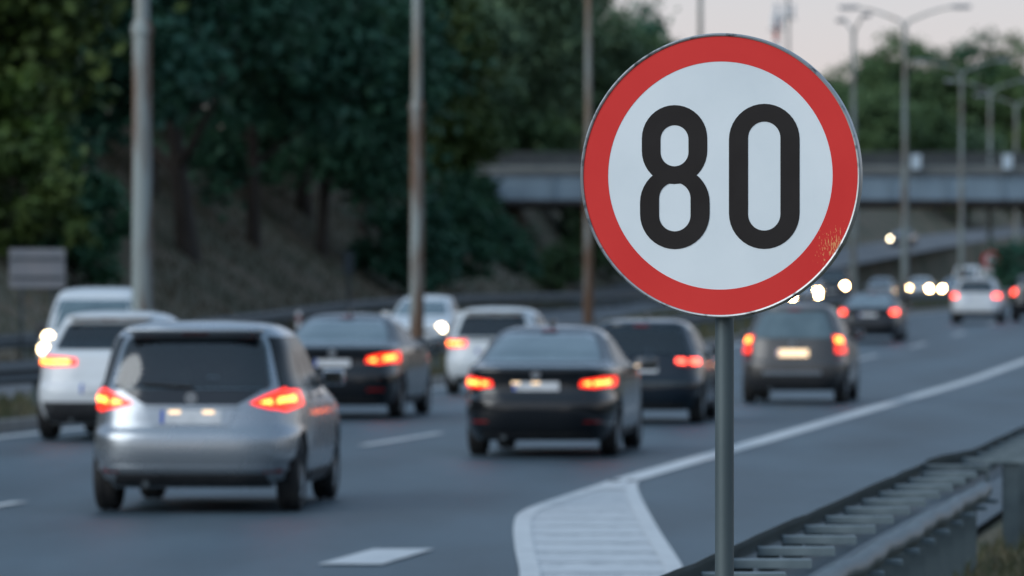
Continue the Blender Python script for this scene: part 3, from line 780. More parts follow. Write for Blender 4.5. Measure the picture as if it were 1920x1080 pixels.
def tree_meshes(seed, H, rad, base, nclus, nleaf, leaf, trunk_r=0.32, lean=0.0, limbs=7):
    """trunk mesh data and leaf geometry for a tree of height H whose crown starts at height base"""
    rnd = random.Random(seed)
    tb = MB(); tips = []
    top = []
    for k in range(9):
        t = k / 8
        top.append((lean * t * H + 0.25 * math.sin(2.3 * t + seed), 0.25 * math.sin(1.7 * t * 2 + seed * 2), -0.4 + t * H * 0.82))
    tb.tube(top, [trunk_r * (1.25 if k == 0 else 1) * (1 - 0.85 * k / 8) for k in range(9)], 9)
    for j in range(limbs):
        t0 = 0.22 + 0.55 * j / limbs + rnd.uniform(-0.03, 0.03)
        i = t0 * 8; k = int(i); f = i - k
        p = Vector(top[k]).lerp(Vector(top[k + 1]), f)
        a = j * 2.4 + rnd.uniform(-0.4, 0.4)
        ln = rad * rnd.uniform(0.65, 0.95) * (1.15 - 0.5 * t0)
        pts = []
        for q in range(6):
            u = q / 5
            pts.append(p + Vector((math.cos(a) * ln * u, math.sin(a) * ln * u, ln * (0.55 * u + 0.25 * u * u * rnd.uniform(0.2, 1.4)))))
        r0 = trunk_r * 0.55 * (1 - 0.5 * t0)
        tb.tube(pts, [r0 * (1 - 0.82 * q / 5) for q in range(6)], 6)
        tips += pts[3:]
    # leaf clumps spread over the crown, uneven
    cen = Vector((lean * H * 0.55, 0, (base + H) / 2)); rz = (H - base) / 2
    vs, fs = [], []
    for c in range(nclus):
        while True:
            d = Vector((rnd.uniform(-1, 1), rnd.uniform(-1, 1), rnd.uniform(-1, 1)))
            if 0.16 < d.length < 1: break
        rr = d.length ** 0.5 * 1.0
        d = d.normalized() * rr
        bulge = 0.82 + 0.36 * mnoise.noise(d * 1.6 + Vector((seed * 3.1, 0, 0)))
        shape = 1.0 - 0.28 * max(0, d.z)
        cp = cen + Vector((d.x * rad * bulge * shape, d.y * rad * bulge * shape, d.z * rz * bulge))
        if c < len(tips): cp = cp.lerp(tips[c], 0.6)
        cr = rad * rnd.uniform(0.16, 0.30)
        for _ in range(nleaf):
            g = Vector((rnd.gauss(0, 0.5), rnd.gauss(0, 0.5), rnd.gauss(0, 0.36)))
            p = cp + g * cr
            s = leaf * rnd.uniform(0.6, 1.3)
            n = Vector((rnd.gauss(0, 1), rnd.gauss(0, 1), rnd.gauss(0.9, 0.8))).normalized()
            u = n.cross(Vector((rnd.gauss(0, 1), rnd.gauss(0, 1), rnd.gauss(0, 1)))).normalized(); w = n.cross(u)
            o = len(vs)
            vs += [p - u * s * 0.6, p + w * s * 0.36 - n * s * 0.08, p + u * s * 0.6, p - w * s * 0.36 - n * s * 0.08]
            fs += [(o, o + 1, o + 2), (o, o + 2, o + 3)]
    cb = MB(); cb.v = [tuple(v) for v in vs]; cb.f = fs
    return tb, cb

PROTO = {}
def proto(key, seed, H, rad, base, nclus, nleaf, leaf, **kw):
    tb, cb = tree_meshes(seed, H, rad, base, nclus, nleaf, leaf, **kw)
    t = tb.mesh('trunk', M['bark'], 60)
    crowns = []
    for k in range(4):
        if k == 0: me = cb.mesh('crown', LEAF[0])
        else:
            me = crowns[0].copy(); me.materials.clear(); me.materials.append(LEAF[k])
        crowns.append(me)
    PROTO[key] = (t, crowns)
proto('broad', 11, 17, 6.6, 2.2, 120, 120, 0.50)
proto('tall', 23, 20, 5.4, 1.8, 120, 120, 0.50)
proto('open', 37, 17, 6.8, 4.6, 100, 120, 0.50, trunk_r=0.42, lean=0.05, limbs=9)
proto('round', 41, 14, 5.6, 1.2, 105, 115, 0.48)
proto('bush', 53, 4.2, 2.5, 0.0, 46, 80, 0.30, trunk_r=0.08, limbs=5)

def tree(kind, leaf, x, y, s, rz, label, group=None, name='tree', cat='tree', sz=1.0):
    t, cr = PROTO[kind]
    root = empty(name, (x, y, ground_z(x, y) - 0.05), R(rz)); root.scale = (s, s, s * sz)
    tag(root, label, cat, group)
    link('trunk', t, root); link('crown', cr[leaf], root)
W = 'trees of the wooded bank on the left'
FAR = 'trees on the far hillside'
BK = 'dark tree deep in the wood behind the front row on the left bank'
TREES = [
    ('broad', 2, -16.4, 171, 0.95, 30, 'yellowish green tree at the upper left corner', W),
    ('round', 0, -14.4, 184, 0.95, 80, 'dark low tree between the left corner tree and nearest lamp post', W),
    ('open', 0, -11.7, 201, 0.95, 150, 'large dark tree with visible leaning trunk on the bare bank', W),
    ('tall', 0, -9.9, 223, 0.95, 10, 'dark teal tree filling the middle between two rusty lamp posts', W),
    ('broad', 0, -8.0, 240, 0.88, 70, 'dark tree with low hanging crown left of second lamp post', W),
    ('tall', 0, -7.0, 262, 0.85, 200, 'dark tree right behind the second rusty lamp post', W),
    ('round', 2, -7.3, 284, 1.05, 130, 'olive tree just right of the second rusty lamp post', W),
    ('round', 2, -5.4, 305, 0.78, 250, 'olive tree whose branches hang over the left bridge end', W),
    ('broad', 0, -20.5, 205, 1.0, 0, 'dark tree deep in the wood at the far left behind the yellowish tree', W), ('tall', 0, -17.6, 222, 1.0, 60, 'dark tree deep in the wood behind the nearest lamp post', W), ('broad', 0, -15.2, 243, 1.05, 120, 'dark tree just right of the nearest lamp post, back row', W),
    ('tall', 0, -12.6, 262, 1.05, 40, 'dark tree behind the large leaning tree, back row', W), ('broad', 0, -10.6, 286, 1.1, 160, 'dark tree in the back row midway between two rusty lamp posts', W), ('tall', 0, -9.8, 306, 1.1, 220, 'dark tree in the back row left of the second lamp post', W),
    ('broad', 1, -10.4, 332, 1.1, 20, 'dark tree in the back row above the olive trees', W), ('tall', 0, -24, 232, 1.1, 33, 'dark tree third row at the far left corner', W), ('broad', 0, -20, 262, 1.15, 90, 'dark tree third row behind the nearest lamp post', W),
    ('tall', 0, -16, 292, 1.15, 10, 'dark tree third row behind the leaning tree', W), ('broad', 0, -13, 322, 1.2, 300, 'dark tree third row left of the second lamp post', W),
    ('broad', 3, -0.8, 388, 1.12, 45, 'pale grey green tree behind the left end of the bridge', FAR),
    ('tall', 0, 1.2, 425, 1.05, 95, 'tall dark tree standing out against the sky behind the bridge', FAR),
    ('broad', 3, 4.4, 402, 0.86, 200, 'pale green tree left of the third rusty lamp post above the bridge', FAR),
    ('round', 1, 7.6, 432, 0.98, 10, 'mid green tree right of the third rusty lamp post behind the bridge', FAR),
    ('broad', 0, 11.2, 500, 0.96, 60, 'darker round topped tree against the sky left of the speed limit sign', FAR),
    ('round', 1, 13.5, 470, 0.85, 120, 'tree half hidden by the upper left rim of the speed limit sign', FAR),
    ('round', 1, 33.4, 600, 0.85, 0, 'mid green tree right of the sign on the far hill, lowest of the row', FAR),
    ('broad', 1, 38.6, 685, 0.76, 20, 'mid green round tree between the sign rim and the two armed lamp', FAR),
    ('broad', 3, 42.4, 690, 0.86, 50, 'round topped green tree behind the two armed lamp on the far hill', FAR),
    ('broad', 1, 46.0, 688, 1.0, 110, 'highest green tree of the far hill at right', FAR),
    ('broad', 3, 49.6, 695, 0.96, 170, 'green tree right of the highest one on the far hill', FAR),
    ('round', 1, 53.2, 690, 1.16, 230, 'green tree near the right edge on the far hill', FAR),
    ('broad', 0, 57.0, 694, 1.02, 10, 'dark tree cut by the right picture edge on the far hill', FAR),
    ('broad', 1, 61.0, 690, 1.0, 130, 'last green tree on the far hill at the right picture edge', FAR),
    ('round', 2, 53.2, 590, 0.85, 290, 'yellowish tree at the right edge above the bridge', FAR),
    ('round', 3, 47.2, 588, 0.85, 15, 'low green tree just above the bridge railing at right', FAR),
    ('round', 1, 42.0, 584, 0.80, 140, 'small green tree above the bridge railing behind the two armed lamp', FAR),
    ('round', 1, 36.4, 574, 0.80, 240, 'small green tree above the bridge railing beside the right sign rim', FAR),
    ('round', 1, 1.6, 440, 0.95, 70, 'low green tree behind the bridge rail left of the sign', FAR),
    ('round', 1, 6.4, 462, 0.95, 10, 'low green tree behind the bridge rail at the left sign rim', FAR),
    ('round', 3, -4.4, 374, 1.0, 70, 'pale low tree just behind the left bridge end', FAR),
    ('round', 1, -7.6, 362, 1.0, 170, 'green tree left of the bridge end', FAR),
    ('round', 0, -16.5, 192, 1.0, 210, 'dark tree behind the grey sign board', W),
    ('round', 0, -13.6, 214, 1.0, 140, 'dark low crown between the nearest lamp post and leaning trunk', W),
    ('round', 0, -9.0, 250, 1.1, 20, 'dark low crown deep behind the slim sign', W),
    ('round', 0, -9.4, 290, 1.1, 50, 'dark low crown deep behind the second lamp post', W),
]
for kind, leaf, x, y, s, rz, lab, grp in TREES: tree(kind, leaf, x, y, s, rz, lab, grp)
BUSH = [
    (2, -14.4, 163, 1.0, 'olive bush right behind the blank grey sign board'), (0, -12.9, 168, 0.95, 'dark bush between the grey sign board and nearest lamp post'),
    (2, -16.0, 166, 1.2, 'olive bush at the left edge beside the sign board'),
    (0, -4.2, 246, 1.15, 'dark bush left of the second lamp post foot'),
    (0, -3.0, 264, 1.2, 'dark bush right of the second lamp post foot'), (0, -2.6, 290, 1.0, 'dark green bush in front of the bridge abutment'),
    (0, -0.6, 330, 1.0, 'bush under the left end of the bridge'), (0, 29.7, 330, 1.0, 'dark round bush at the right edge beyond the far white car'),
    (1, -1.6, 372, 1.5, 'leafy bush above the left end of the bridge rail'), (1, 1.8, 374, 1.5, 'leafy bush above the bridge rail left of the third lamp post'),
    (1, 5.2, 376, 1.5, 'leafy bush above the bridge rail at the third lamp post'), (1, 8.8, 378, 1.5, 'leafy bush above the bridge rail touching the big sign'),
    (1, 2.6, 344, 0.8, 'green bush beneath the bridge girder left of the sign'),
]
for leaf, x, y, s, lab in BUSH: tree('bush', leaf, x, y, s, (x * 77) % 360, lab, 'bushes', 'bush', 'bush')

# ------------------------------------------------------------------ grass (uncountable)
def grass_patch(name, label, pts, hgt, wid, seed, cols):
    rnd = random.Random(seed); vs, fs = [], []
    for (x, y, z) in pts:
        a = rnd.uniform(0, math.tau); h = hgt * rnd.uniform(0.4, 1.3); w = wid * rnd.uniform(0.6, 1.3); l = h * rnd.uniform(0.1, 0.8); b = rnd.uniform(0, math.tau)
        dx, dy, lx, ly = math.cos(a) * w, math.sin(a) * w, math.cos(b) * l, math.sin(b) * l
        o = len(vs)
        vs += [(x - dx, y - dy, z), (x + dx, y + dy, z), (x + lx * 0.4 + dx * 0.7, y + ly * 0.4 + dy * 0.7, z + h * 0.6), (x + lx * 0.4 - dx * 0.7, y + ly * 0.4 - dy * 0.7, z + h * 0.6), (x + lx, y + ly, z + h)]
        fs += [(o, o + 1, o + 2, o + 3), (o + 3, o + 2, o + 4)]
    me = bpy.data.meshes.new(name); me.from_pydata(vs, [], fs); me.materials.append(cols)
    tag(link(name, me), label, 'grass', None, 'stuff')
gm = mat('dry_and_green_grass', (0.045, 0.062, 0.022), 0.8, c2=(0.17, 0.145, 0.085), scale=1.6, lo=0.42, hi=0.62)
rg = random.Random(5)
pts = []
for _ in range(22000):
    y = rg.uniform(20, 62); x = xl(y) + BAR_O + 0.30 + rg.random() ** 1.2 * 4.0
    pts.append((x, y, ground_z(x, y) - 0.01))
grass_patch('verge_grass', 'dry and green verge grass behind the near crash barrier', pts, 0.15, 0.010, 3, gm)
pts = []
for _ in range(26000):
    y = rg.uniform(60, 300); a, b = xo(y) + 0.4, xl(y) - 0.8
    x = rg.uniform(a, b); pts.append((x, y, zr(y) + 0.14))
grass_patch('median_grass', 'rough grass growing on the raised median', pts, 0.22, 0.02, 4, gm)
pts = []
for _ in range(22000):
    y = rg.uniform(120, 330); x = xo(y) - ONC_W - 0.8 - rg.random() * 14
    pts.append((x, y, ground_z(x, y) - 0.02))
gm2 = mat('bank_grass', (0.040, 0.048, 0.022), 0.85, c2=(0.12, 0.085, 0.055), scale=0.4, lo=0.42, hi=0.6)
grass_patch('bank_grass', 'thin brownish grass on the wooded bank', pts, 0.28, 0.03, 6, gm2)

# ------------------------------------------------------------------ cars
# a car's shell is a stack of horizontal outlines: (height, rear end, front end, half width, squareness)
def rows_hatch(L, W, H, tail=0.0, bonnet=1.25, rake=1.0, roofw=0.70):
    w = W / 2
    t = lambda a: a * rake + tail
    return [(.13*H, .16, L-.14, w*.90, 6), (.19*H, .06, L-.06, w*.955, 6), (.26*H, .015, L-.015, w*.985, 6.5), (.33*H, 0, L, w, 6.5), (.41*H, .01, L-.01, w, 6.5),
            (.445*H, .05, L-.05, w*.998, 6), (.53*H, .08, L-.16, w*.985, 6), (.59*H, .11, L-.70, w*.968, 6), (.635*H, .13, L-bonnet+.08, w*.945, 6),
            (.665*H, .155, L-bonnet-.12, w*.915, 6), (.78*H, t(.24), L-bonnet-.50, w*max(.835, roofw+.095), 5.5), (.88*H, t(.33), L-bonnet-.86, w*(roofw+.055), 5),
            (.935*H, t(.39), L-bonnet-1.10, w*roofw, 4.8), (.965*H, t(.40), L-bonnet-1.28, w*(roofw-.07), 4.4), (.985*H, t(.55), L-bonnet-1.40, w*(roofw-.18), 3.8),
            (.996*H, t(.75), L-bonnet-1.5, w*.36, 3.2), (1.0*H, t(.9), L-bonnet-1.54, w*.2, 3)]

def rows_sedan(L, W, H):
    w = W / 2
    return [(.13*H, .20, L-.16, w*.90, 6), (.19*H, .08, L-.07, w*.955, 6), (.27*H, .02, L-.02, w*.99, 6), (.35*H, 0, L, w, 6), (.44*H, .01, L-.01, w, 6),
            (.475*H, .055, L-.04, w*.998, 5.8), (.58*H, .07, L-.14, w*.985, 5.8), (.66*H, .05, L-.60, w*.968, 5.8), (.685*H, .085, L-1.15, w*.95, 5.8),
            (.70*H, .30, L-1.35, w*.935, 5.6), (.715*H, .62, L-1.50, w*.91, 5.2), (.80*H, .98, L-1.75, w*.83, 5), (.89*H, 1.34, L-2.08, w*.745, 4.8),
            (.94*H, 1.55, L-2.28, w*.685, 4.6), (.968*H, 1.68, L-2.40, w*.60, 4.2), (.988*H, 1.85, L-2.5, w*.48, 3.6), (1.0*H, 2.05, L-2.56, w*.22, 3)]

def rows_van(L, W, H):
    w = W / 2
    return [(.12*H, .12, L-.14, w*.92, 7), (.18*H, .03, L-.05, w*.97, 7), (.25*H, 0, L, w, 7), (.36*H, .0, L-.01, w, 7), (.42*H, .02, L-.06, w, 7), (.50*H, .03, L-.20, w*.99, 7),
            (.545*H, .04, L-.70, w*.985, 7), (.57*H, .04, L-.98, w*.975, 7), (.70*H, .06, L-1.30, w*.935, 7), (.83*H, .09, L-1.62, w*.885, 7), (.92*H, .13, L-1.86, w*.835, 6.5),
            (.955*H, .20, L-2.0, w*.79, 6), (.98*H, .34, L-2.2, w*.70, 5), (.995*H, .7, L-2.45, w*.5, 4), (1.0*H, 1.2, L-2.7, w*.3, 3.5)]

class Shell:
    def __init__(s, rows):
        s.z0, s.z1 = rows[0][0], rows[-1][0]
        s.yr = pchip([(r[0], r[1]) for r in rows]); s.yf = pchip([(r[0], r[2]) for r in rows])
        s.w = pchip([(r[0], r[3]) for r in rows]); s.n = pchip([(r[0], r[4]) for r in rows])
        s.rows = rows
    def pt(s, mode, p, z):
        w, n, a, b = s.w(z), s.n(z), s.yr(z), s.yf(z)
        c, h = (a + b) / 2, (b - a) / 2
        p = max(-.9999, min(.9999, p)); q = (1 - abs(p) ** n) ** (1 / n)
        if mode == 'rear': return Vector((w * p, c - h * q, z))
        if mode == 'front': return Vector((w * p, c + h * q, z))
        return Vector((w * q * (1 if mode == 'right' else -1), c + h * p, z))
    def nrm(s, mode, p, z):
        e = 0.004
        d1 = s.pt(mode, p + e, z) - s.pt(mode, p - e, z); d2 = s.pt(mode, p, z + e) - s.pt(mode, p, z - e)
        n = d1.cross(d2)
        if n.length < 1e-9: n = Vector((0, -1 if mode == 'rear' else 1, 0))
        n.normalize()
        o = {'rear': Vector((p * .8, -1, .1)), 'front': Vector((p * .8, 1, .1)), 'right': Vector((1, 0, .05)), 'left': Vector((-1, 0, .05))}[mode]
        return n if n.dot(o) > 0 else -n
    def patch(s, mode, poly, off=0.006, depth=0.03, nu=8, nv=6):
        """a piece of trim, glass or lamp that follows the shell: poly holds (place across, height)"""
        zs = [q[1] for q in poly]; za, zb = min(zs), max(zs)
        vs, fs = [], []
        for i in range(nv + 1):
            z = za + (zb - za) * (0.0015 + 0.997 * i / nv)
            xs = []
            for k in range(len(poly)):
                (x1, y1), (x2, y2) = poly[k], poly[(k + 1) % len(poly)]
                if (y1 <= z < y2) or (y2 <= z < y1): xs.append(x1 + (x2 - x1) * (z - y1) / (y2 - y1))
            if not xs: xs = [poly[0][0]]
            a, b = min(xs), max(xs)
            for j in range(nu + 1):
                p = a + (b - a) * j / nu
                vs.append(s.pt(mode, p, z) + s.nrm(mode, p, z) * off)
        wd = nu + 1
        for i in range(nv):
            for j in range(nu): fs.append((i * wd + j, i * wd + j + 1, (i + 1) * wd + j + 1, (i + 1) * wd + j))
        border = [j for j in range(wd)] + [i * wd + nu for i in range(1, nv + 1)] + [nv * wd + j for j in range(nu - 1, -1, -1)] + [i * wd for i in range(nv - 1, 0, -1)]
        cen = sum(vs, Vector()) / len(vs); inn = {'rear': Vector((0, 1, 0)), 'front': Vector((0, -1, 0)), 'right': Vector((-1, 0, 0)), 'left': Vector((1, 0, 0))}[mode]
        base = len(vs)
        for b_ in border: vs.append(vs[b_] + inn * depth)
        m = len(border)
        for k in range(m): fs.append((border[k], border[(k + 1) % m], base + (k + 1) % m, base + k))
        mb = MB(); mb.add(vs, fs); return mb
    def body(s, arches, holes=(), inset=0.0, zmin=0.0):
        """the shell; holes are (mode, half width, z0, z1); inset > 0 gives the lining inside it"""
        px = [0, .13, .26, .39, .52, .64, .72, .78]; py = [-.78 + 1.56 * k / 56 for k in range(57)]
        cols = [('rear', p) for p in px] + [('c', -48.5), ('c', -45), ('c', -41.5)] + [('right', p) for p in py] + [('c', 41.5), ('c', 45), ('c', 48.5)] + [('front', p) for p in reversed(px)]
        cols += [('front', -p) for p in px[1:]] + [('c', 131.5), ('c', 135), ('c', 138.5)] + [('left', p) for p in reversed(py)] + [('c', 221.5), ('c', 225), ('c', 228.5)] + [('rear', -p) for p in reversed(px[1:])]
        zz = []
        for i in range(len(s.rows) - 1):
            a, b = s.rows[i][0], s.rows[i + 1][0]; k = 3 if b - a > .06 else 2
            zz += [a + (b - a) * j / k for j in range(k)]
        zz.append(s.z1)
        for _, _, a, b in holes: zz += [a, b]
        zz = sorted(z for z in set(round(q, 4) for q in zz) if z >= zmin)
        def P(mode, p, z):
            if mode != 'c': return s.pt(mode, p, z)
            w, n, a, b = s.w(z), s.n(z), s.yr(z), s.yf(z); c_, s_ = math.cos(R(p)), math.sin(R(p))
            r = 1 / (abs(c_) ** n + abs(s_) ** n) ** (1 / n)
            return Vector((w * r * c_, (a + b) / 2 + (b - a) / 2 * r * s_, z))
        vs, fs = [], []
        for z in zz:
            for mode, p in cols:
                v = P(mode, p, z)
                if mode in ('right', 'left', 'c'):
                    for yc, r, zc in arches:
                        if abs(v.y - yc) < r:
                            lim = zc + math.sqrt(r * r - (v.y - yc) ** 2)
                            if z < lim: v = P(mode, p, lim); v.z = lim
                if inset: v = Vector((v.x * (1 - 1.2 * inset), v.y + (inset if v.y < 1.5 else -inset) * 1.2, v.z * (1 - .4 * inset)))
                vs.append(v)
        n = len(cols)
        def holed(i, k):
            zm = (zz[i] + zz[i + 1]) / 2
            for mode, hw, a, b in holes:
                if a < zm < b:
                    (m1, p1), (m2, p2) = cols[k], cols[(k + 1) % n]
                    if m1 == m2 == mode and abs(p1 + p2) / 2 < hw: return True
            return False
        for i in range(len(zz) - 1):
            for k in range(n):
                if not holed(i, k): fs.append((i * n + k, i * n + (k + 1) % n, (i + 1) * n + (k + 1) % n, (i + 1) * n + k))
        fs.append(tuple((len(zz) - 1) * n + k for k in range(n)))
        mb = MB(); mb.add(vs, fs); return mb

WHEELS = {}
def wheel(parent, x, y, r, tw, side):
    key = (round(r, 3), round(tw, 3))
    if key not in WHEELS:
        h = tw / 2
        ty = MB().lathe_x([(-h * .75, r * .64), (-h * .95, r * .72), (-h, r * .86), (-h * .86, r * .965), (-h * .5, r), (-h * .16, r), (-h * .12, r * .975), (h * .12, r * .975), (h * .16, r), (h * .5, r), (h * .86, r * .965), (h, r * .86), (h * .95, r * .72), (h * .75, r * .64)], 36)
        rm = MB().lathe_x([(h * .80, r * .66), (h * .86, r * .62), (h * .70, r * .58), (-h * .6, r * .58), (-h * .75, r * .64)], 30)
        rm.lathe_x([(h * .45, .001), (h * .74, .001), (h * .74, r * .14), (h * .5, r * .17), (h * .4, .001)], 14)
        for k in range(5):
            a = k * math.tau / 5; b0 = len(rm.v)
            rm.box((0, 0, 0), (h * .22, r * .15, r * .50))
            for q in range(b0, len(rm.v)):
                vx, vy, vz = rm.v[q]; vz += r * .36; rm.v[q] = (vx + h * .62, vy * math.cos(a) - vz * math.sin(a), vy * math.sin(a) + vz * math.cos(a))
        WHEELS[key] = (ty.mesh('tyre', M['tyre'], 35), rm.mesh('rim', M['rim'], 35))
    ty, rm = WHEELS[key]
    e = empty('wheel', (x, y, r)); e.parent = parent
    if side < 0: e.rotation_euler = (0, 0, math.pi)
    link('tyre', ty, e); link('rim', rm, e)

def make_car(name, label, cat, kind, L, W, H, paint, x, y, head, front=False, roff=0.0, dims=None, o=None, group='cars driving away', wr=0.31, z=None):
    """x, y: ground point under the middle of the end that faces the camera; head: heading in degrees to the right of +y"""
    o = o or {}
    h = R(head); d = Vector((math.sin(h), math.cos(h), 0))
    base = Vector((x, y, (zr(y) if z is None else z) + 0.004))
    if front: root = empty(name, base + d * L, math.pi - h)
    else: root = empty(name, base, -h)
    tag(root, label, cat, group)
    rows = {'hatch': rows_hatch, 'sedan': rows_sedan, 'van': rows_van}[kind](L, W, H, **(dims or {}))
    S = Shell(rows); w = W / 2
    wy = o.get('wheels', (0.72 if kind != 'sedan' else 1.02, L - 0.84))
    S_arch = [(wy[0], wr + .055, wr), (wy[1], wr + .055, wr)]
    holes = ()
    if o.get('cabin'):
        a, b = o['rear_win'][0] * H, o['rear_win'][1] * H
        ws_ = o.get('screen', (.675, .915, .84))
        holes = (('rear', .78, a + .012, b - .012), ('front', .78, ws_[0] * H + .012, ws_[1] * H - .012))
    S.body(S_arch, holes).build('body', paint, root, 32)
    if o.get('cabin'):
        S.body((), holes, .03, .50 * H).build('cabin_lining', M['lining'], root, 40)
        fl = MB().box((0, L * .47, .50 * H), (W * .86, L * .50, .05)); fl.build('parcel_shelf', M['lining'], root)
        for sx_ in (-.40, .40):
            for sy in o['cabin']:
                st = MB(); st.box((sx_ * w * 1.02, sy, .60 * H), (w * .56, .14, .30 * H), 0, .05); so = st.build('seat', M['seat'], root, 40)
                hr = MB(); hr.box((sx_ * w * 1.02, sy - .02, .795 * H), (w * .30, .10, .11 * H), 0, .035); hr.build('headrest', M['seat'], so, 40)
        MB().box((0, S.yf(.70 * H) - .85, .86 * H), (.22, .03, .07), 0, .02).build('inner_mirror', M['lining'], root)
    def patch(nm, mode, poly, m, off=.006, depth=.03, parent=root, nu=8, nv=6):
        return S.patch(mode, [(p, zf * H) for p, zf in poly], off, depth, nu, nv).build(nm, m, parent, 40)
    glass = o.get('glass', M['glass'])
    # ----- wheels, underbody
    for yy in wy:
        for sd in (-1, 1): wheel(root, sd * (w - .125), yy, wr, .205, sd)
    MB().box((0, L / 2, .13 * H + .13), (W * .60, L * .86, .22), 0, .03).build('underbody', M['under'], root)
    MB().tube([(w * .42 * o.get('exh', -1), .05, .115 * H + .06), (w * .42 * o.get('exh', -1), .6, .115 * H + .07)], .033, 10).build('exhaust_pipe', M['galvdark'], root, 40)
    MB().tube([(-w * .7, wy[0], wr * .86), (w * .7, wy[0], wr * .86)], .05, 8).build('rear_axle', M['under'], root)
    # ----- side windows, handles, sills, mirrors
    zb, zt = o.get('side', (.675, .90))
    sw = o.get('sidewin', ((-.70, -.30, -.62, -.29), (-.26, .16, -.25, .15), (.19, .66, .18, .50)))
    for sd in ('right', 'left'):
        for a0, a1, b0, b1 in sw: patch('side_window', sd, [(a0, zb), (a1, zb), (b1, zt), (b0, zt)], M['sideglass'], .010, .03)
        for hy in (-.30, .12): patch('door_handle', sd, [(hy, .585), (hy + .085, .585), (hy + .085, .605), (hy, .605)], o.get('handle', paint), .022, .03, nu=3, nv=2)
        patch('sill', sd, [(-.40, .15), (.42, .15), (.42, .205), (-.40, .205)], M['blackplastic'], .012, .03, nu=12, nv=2)
        sgn = 1 if sd == 'right' else -1
        my = S.yf(.66 * H) - o.get('mir', .42); mz = (.685 if kind != 'van' else .60) * H
        mw = S.w(.66 * H)
        mm = MB(); mm.box((sgn * (mw + .115), my, mz), (.20, .11, .145 if kind != 'van' else .24), 0, .035)
        mo = mm.build('mirror', o.get('mirror', paint), root, 40)
        MB().box((sgn * (mw + .115), my - .052, mz), (.155, .012, .10), 0, .004).build('mirror_glass', M['mirrorglass'], mo)
        MB().tube([(sgn * (mw - .03), my + .02, mz - .06), (sgn * (mw + .06), my + .01, mz - .03)], .022, 8).build('mirror_arm', M['blackplastic'], mo)
    # ----- windscreen and rear window
    ws = o.get('screen', (.675, .915, .84))
    patch('windscreen', 'front', [(-ws[2], ws[0]), (ws[2], ws[0]), (ws[2] * .97, ws[1]), (-ws[2] * .97, ws[1])], o.get('screen_glass', glass), .005, .02, nu=12, nv=8)
    rw = o.get('rear_win', (.655, .90, .80, .80))
    r_ = .03
    patch('rear_window', 'rear', [(-rw[2] * .93, rw[0]), (rw[2] * .93, rw[0]), (rw[2], rw[0] + r_), (rw[3], rw[1] - r_), (rw[3] * .92, rw[1]), (-rw[3] * .92, rw[1]), (-rw[3], rw[1] - r_), (-rw[2], rw[0] + r_)], o.get('rear_glass', glass), .006, .02, nu=12, nv=8)
    if not front:
        # ----- the rear
        for nm, poly, m, off in o.get('trim', ()): patch(nm, 'rear', poly, m, off, .03, nu=14, nv=4)
        lp = o['lamp']
        for sd in (-1, 1):
            lo = patch('tail_light', 'rear', [(sd * p, zf) for p, zf in lp], o.get('lampmat', M['taillit']), .012, .05, nu=8, nv=8)
            if 'core' in o:
                for core in (o['core'] if isinstance(o['core'][0], list) else [o['core']]):
                    patch('bulb', 'rear', [(sd * p, zf) for p, zf in core], o.get('coremat', M['tailcore']), .019, .02, lo, nu=6, nv=4)
            if 'lamp2' in o: patch('lower_lamp', 'rear', [(sd * p, zf) for p, zf in o['lamp2'][0]], o['lamp2'][1], .013, .05, nu=4, nv=4)
            if 'reflector' in o:
                a = o['reflector']; patch('reflector', 'rear', [(sd * a[0], a[2]), (sd * a[1], a[2]), (sd * a[1], a[3]), (sd * a[0], a[3])], M['redlens'], .01, .03, nu=3, nv=2)
        pz, py_ = o.get('plate', (.50, .0))
        hw = .26 / S.w(pz * H)
        pl = patch('number_plate', 'rear', [(-hw, pz - .036), (hw, pz - .036), (hw, pz + .036), (-hw, pz + .036)], o.get('platemat', M['plate']), .016, .02, nu=4, nv=2)
        patch('plate_band', 'rear', [(-hw * .985, pz - .034), (-hw * .86, pz - .034), (-hw * .86, pz + .034), (-hw * .985, pz + .034)], M['plateblue'], .019, .004, pl, nu=2, nv=2)
        if o.get('glow_spots'):
            for sd in o['glow_spots']:
                patch('plate_glow', 'rear', [(sd - .055, pz + .016), (sd + .055, pz + .016), (sd + .055, pz + .034), (sd - .055, pz + .034)], M['plateglow'], .02, .02, pl, nu=3, nv=2)  # glowing patch on the plate itself, in place of light cast on it
        if 'badge' in o:
            p = S.pt('rear', 0, o['badge'] * H)
            MB().tube([(0, p.y - .022, p.z), (0, p.y + .02, p.z)], .052, 22).build('badge', M['chrome'], root, 40)
        b3 = o.get('third', (.925, .945))
        patch('high_brake_light', 'rear', [(-.16, b3[0]), (.16, b3[0]), (.16, b3[1]), (-.16, b3[1])], M['redlens'], .014, .03, nu=4, nv=2)
        if o.get('wiper'):
            p1 = S.pt('rear', .02, rw[0] * H + .02); p2 = S.pt('rear', -.5, rw[0] * H + .05)
            MB().tube([p1 + Vector((0, -.03, 0)), p2 + Vector((0, -.03, 0))], .013, 8).build('rear_wiper', M['blackplastic'], root)
        if o.get('spoiler'):
            p = S.pt('rear', 0, .95 * H); sp = MB(); hw = S.w(.95 * H) * .86
            sp.box((0, p.y + .02, .952 * H), (hw * 2, .26, .035), 0, .016); sp.build('roof_spoiler', paint, root, 40)
        pf = S.pt('front', 0, .5 * H)
        for sd in (-1, 1): patch('headlight', 'front', [(sd * .62, .47), (sd * .93, .48), (sd * .95, .54), (sd * .66, .53)], M['lampglass'], .01, .04, nu=4, nv=3)
    else:
        # ----- the front
        g = o.get('grille', (.40, .45, .55))
        patch('grille', 'front', [(-g[2], g[0]), (g[2], g[0]), (g[2] * 1.06, g[1]), (-g[2] * 1.06, g[1])], M['blackgloss'], .008, .03, nu=10, nv=3)
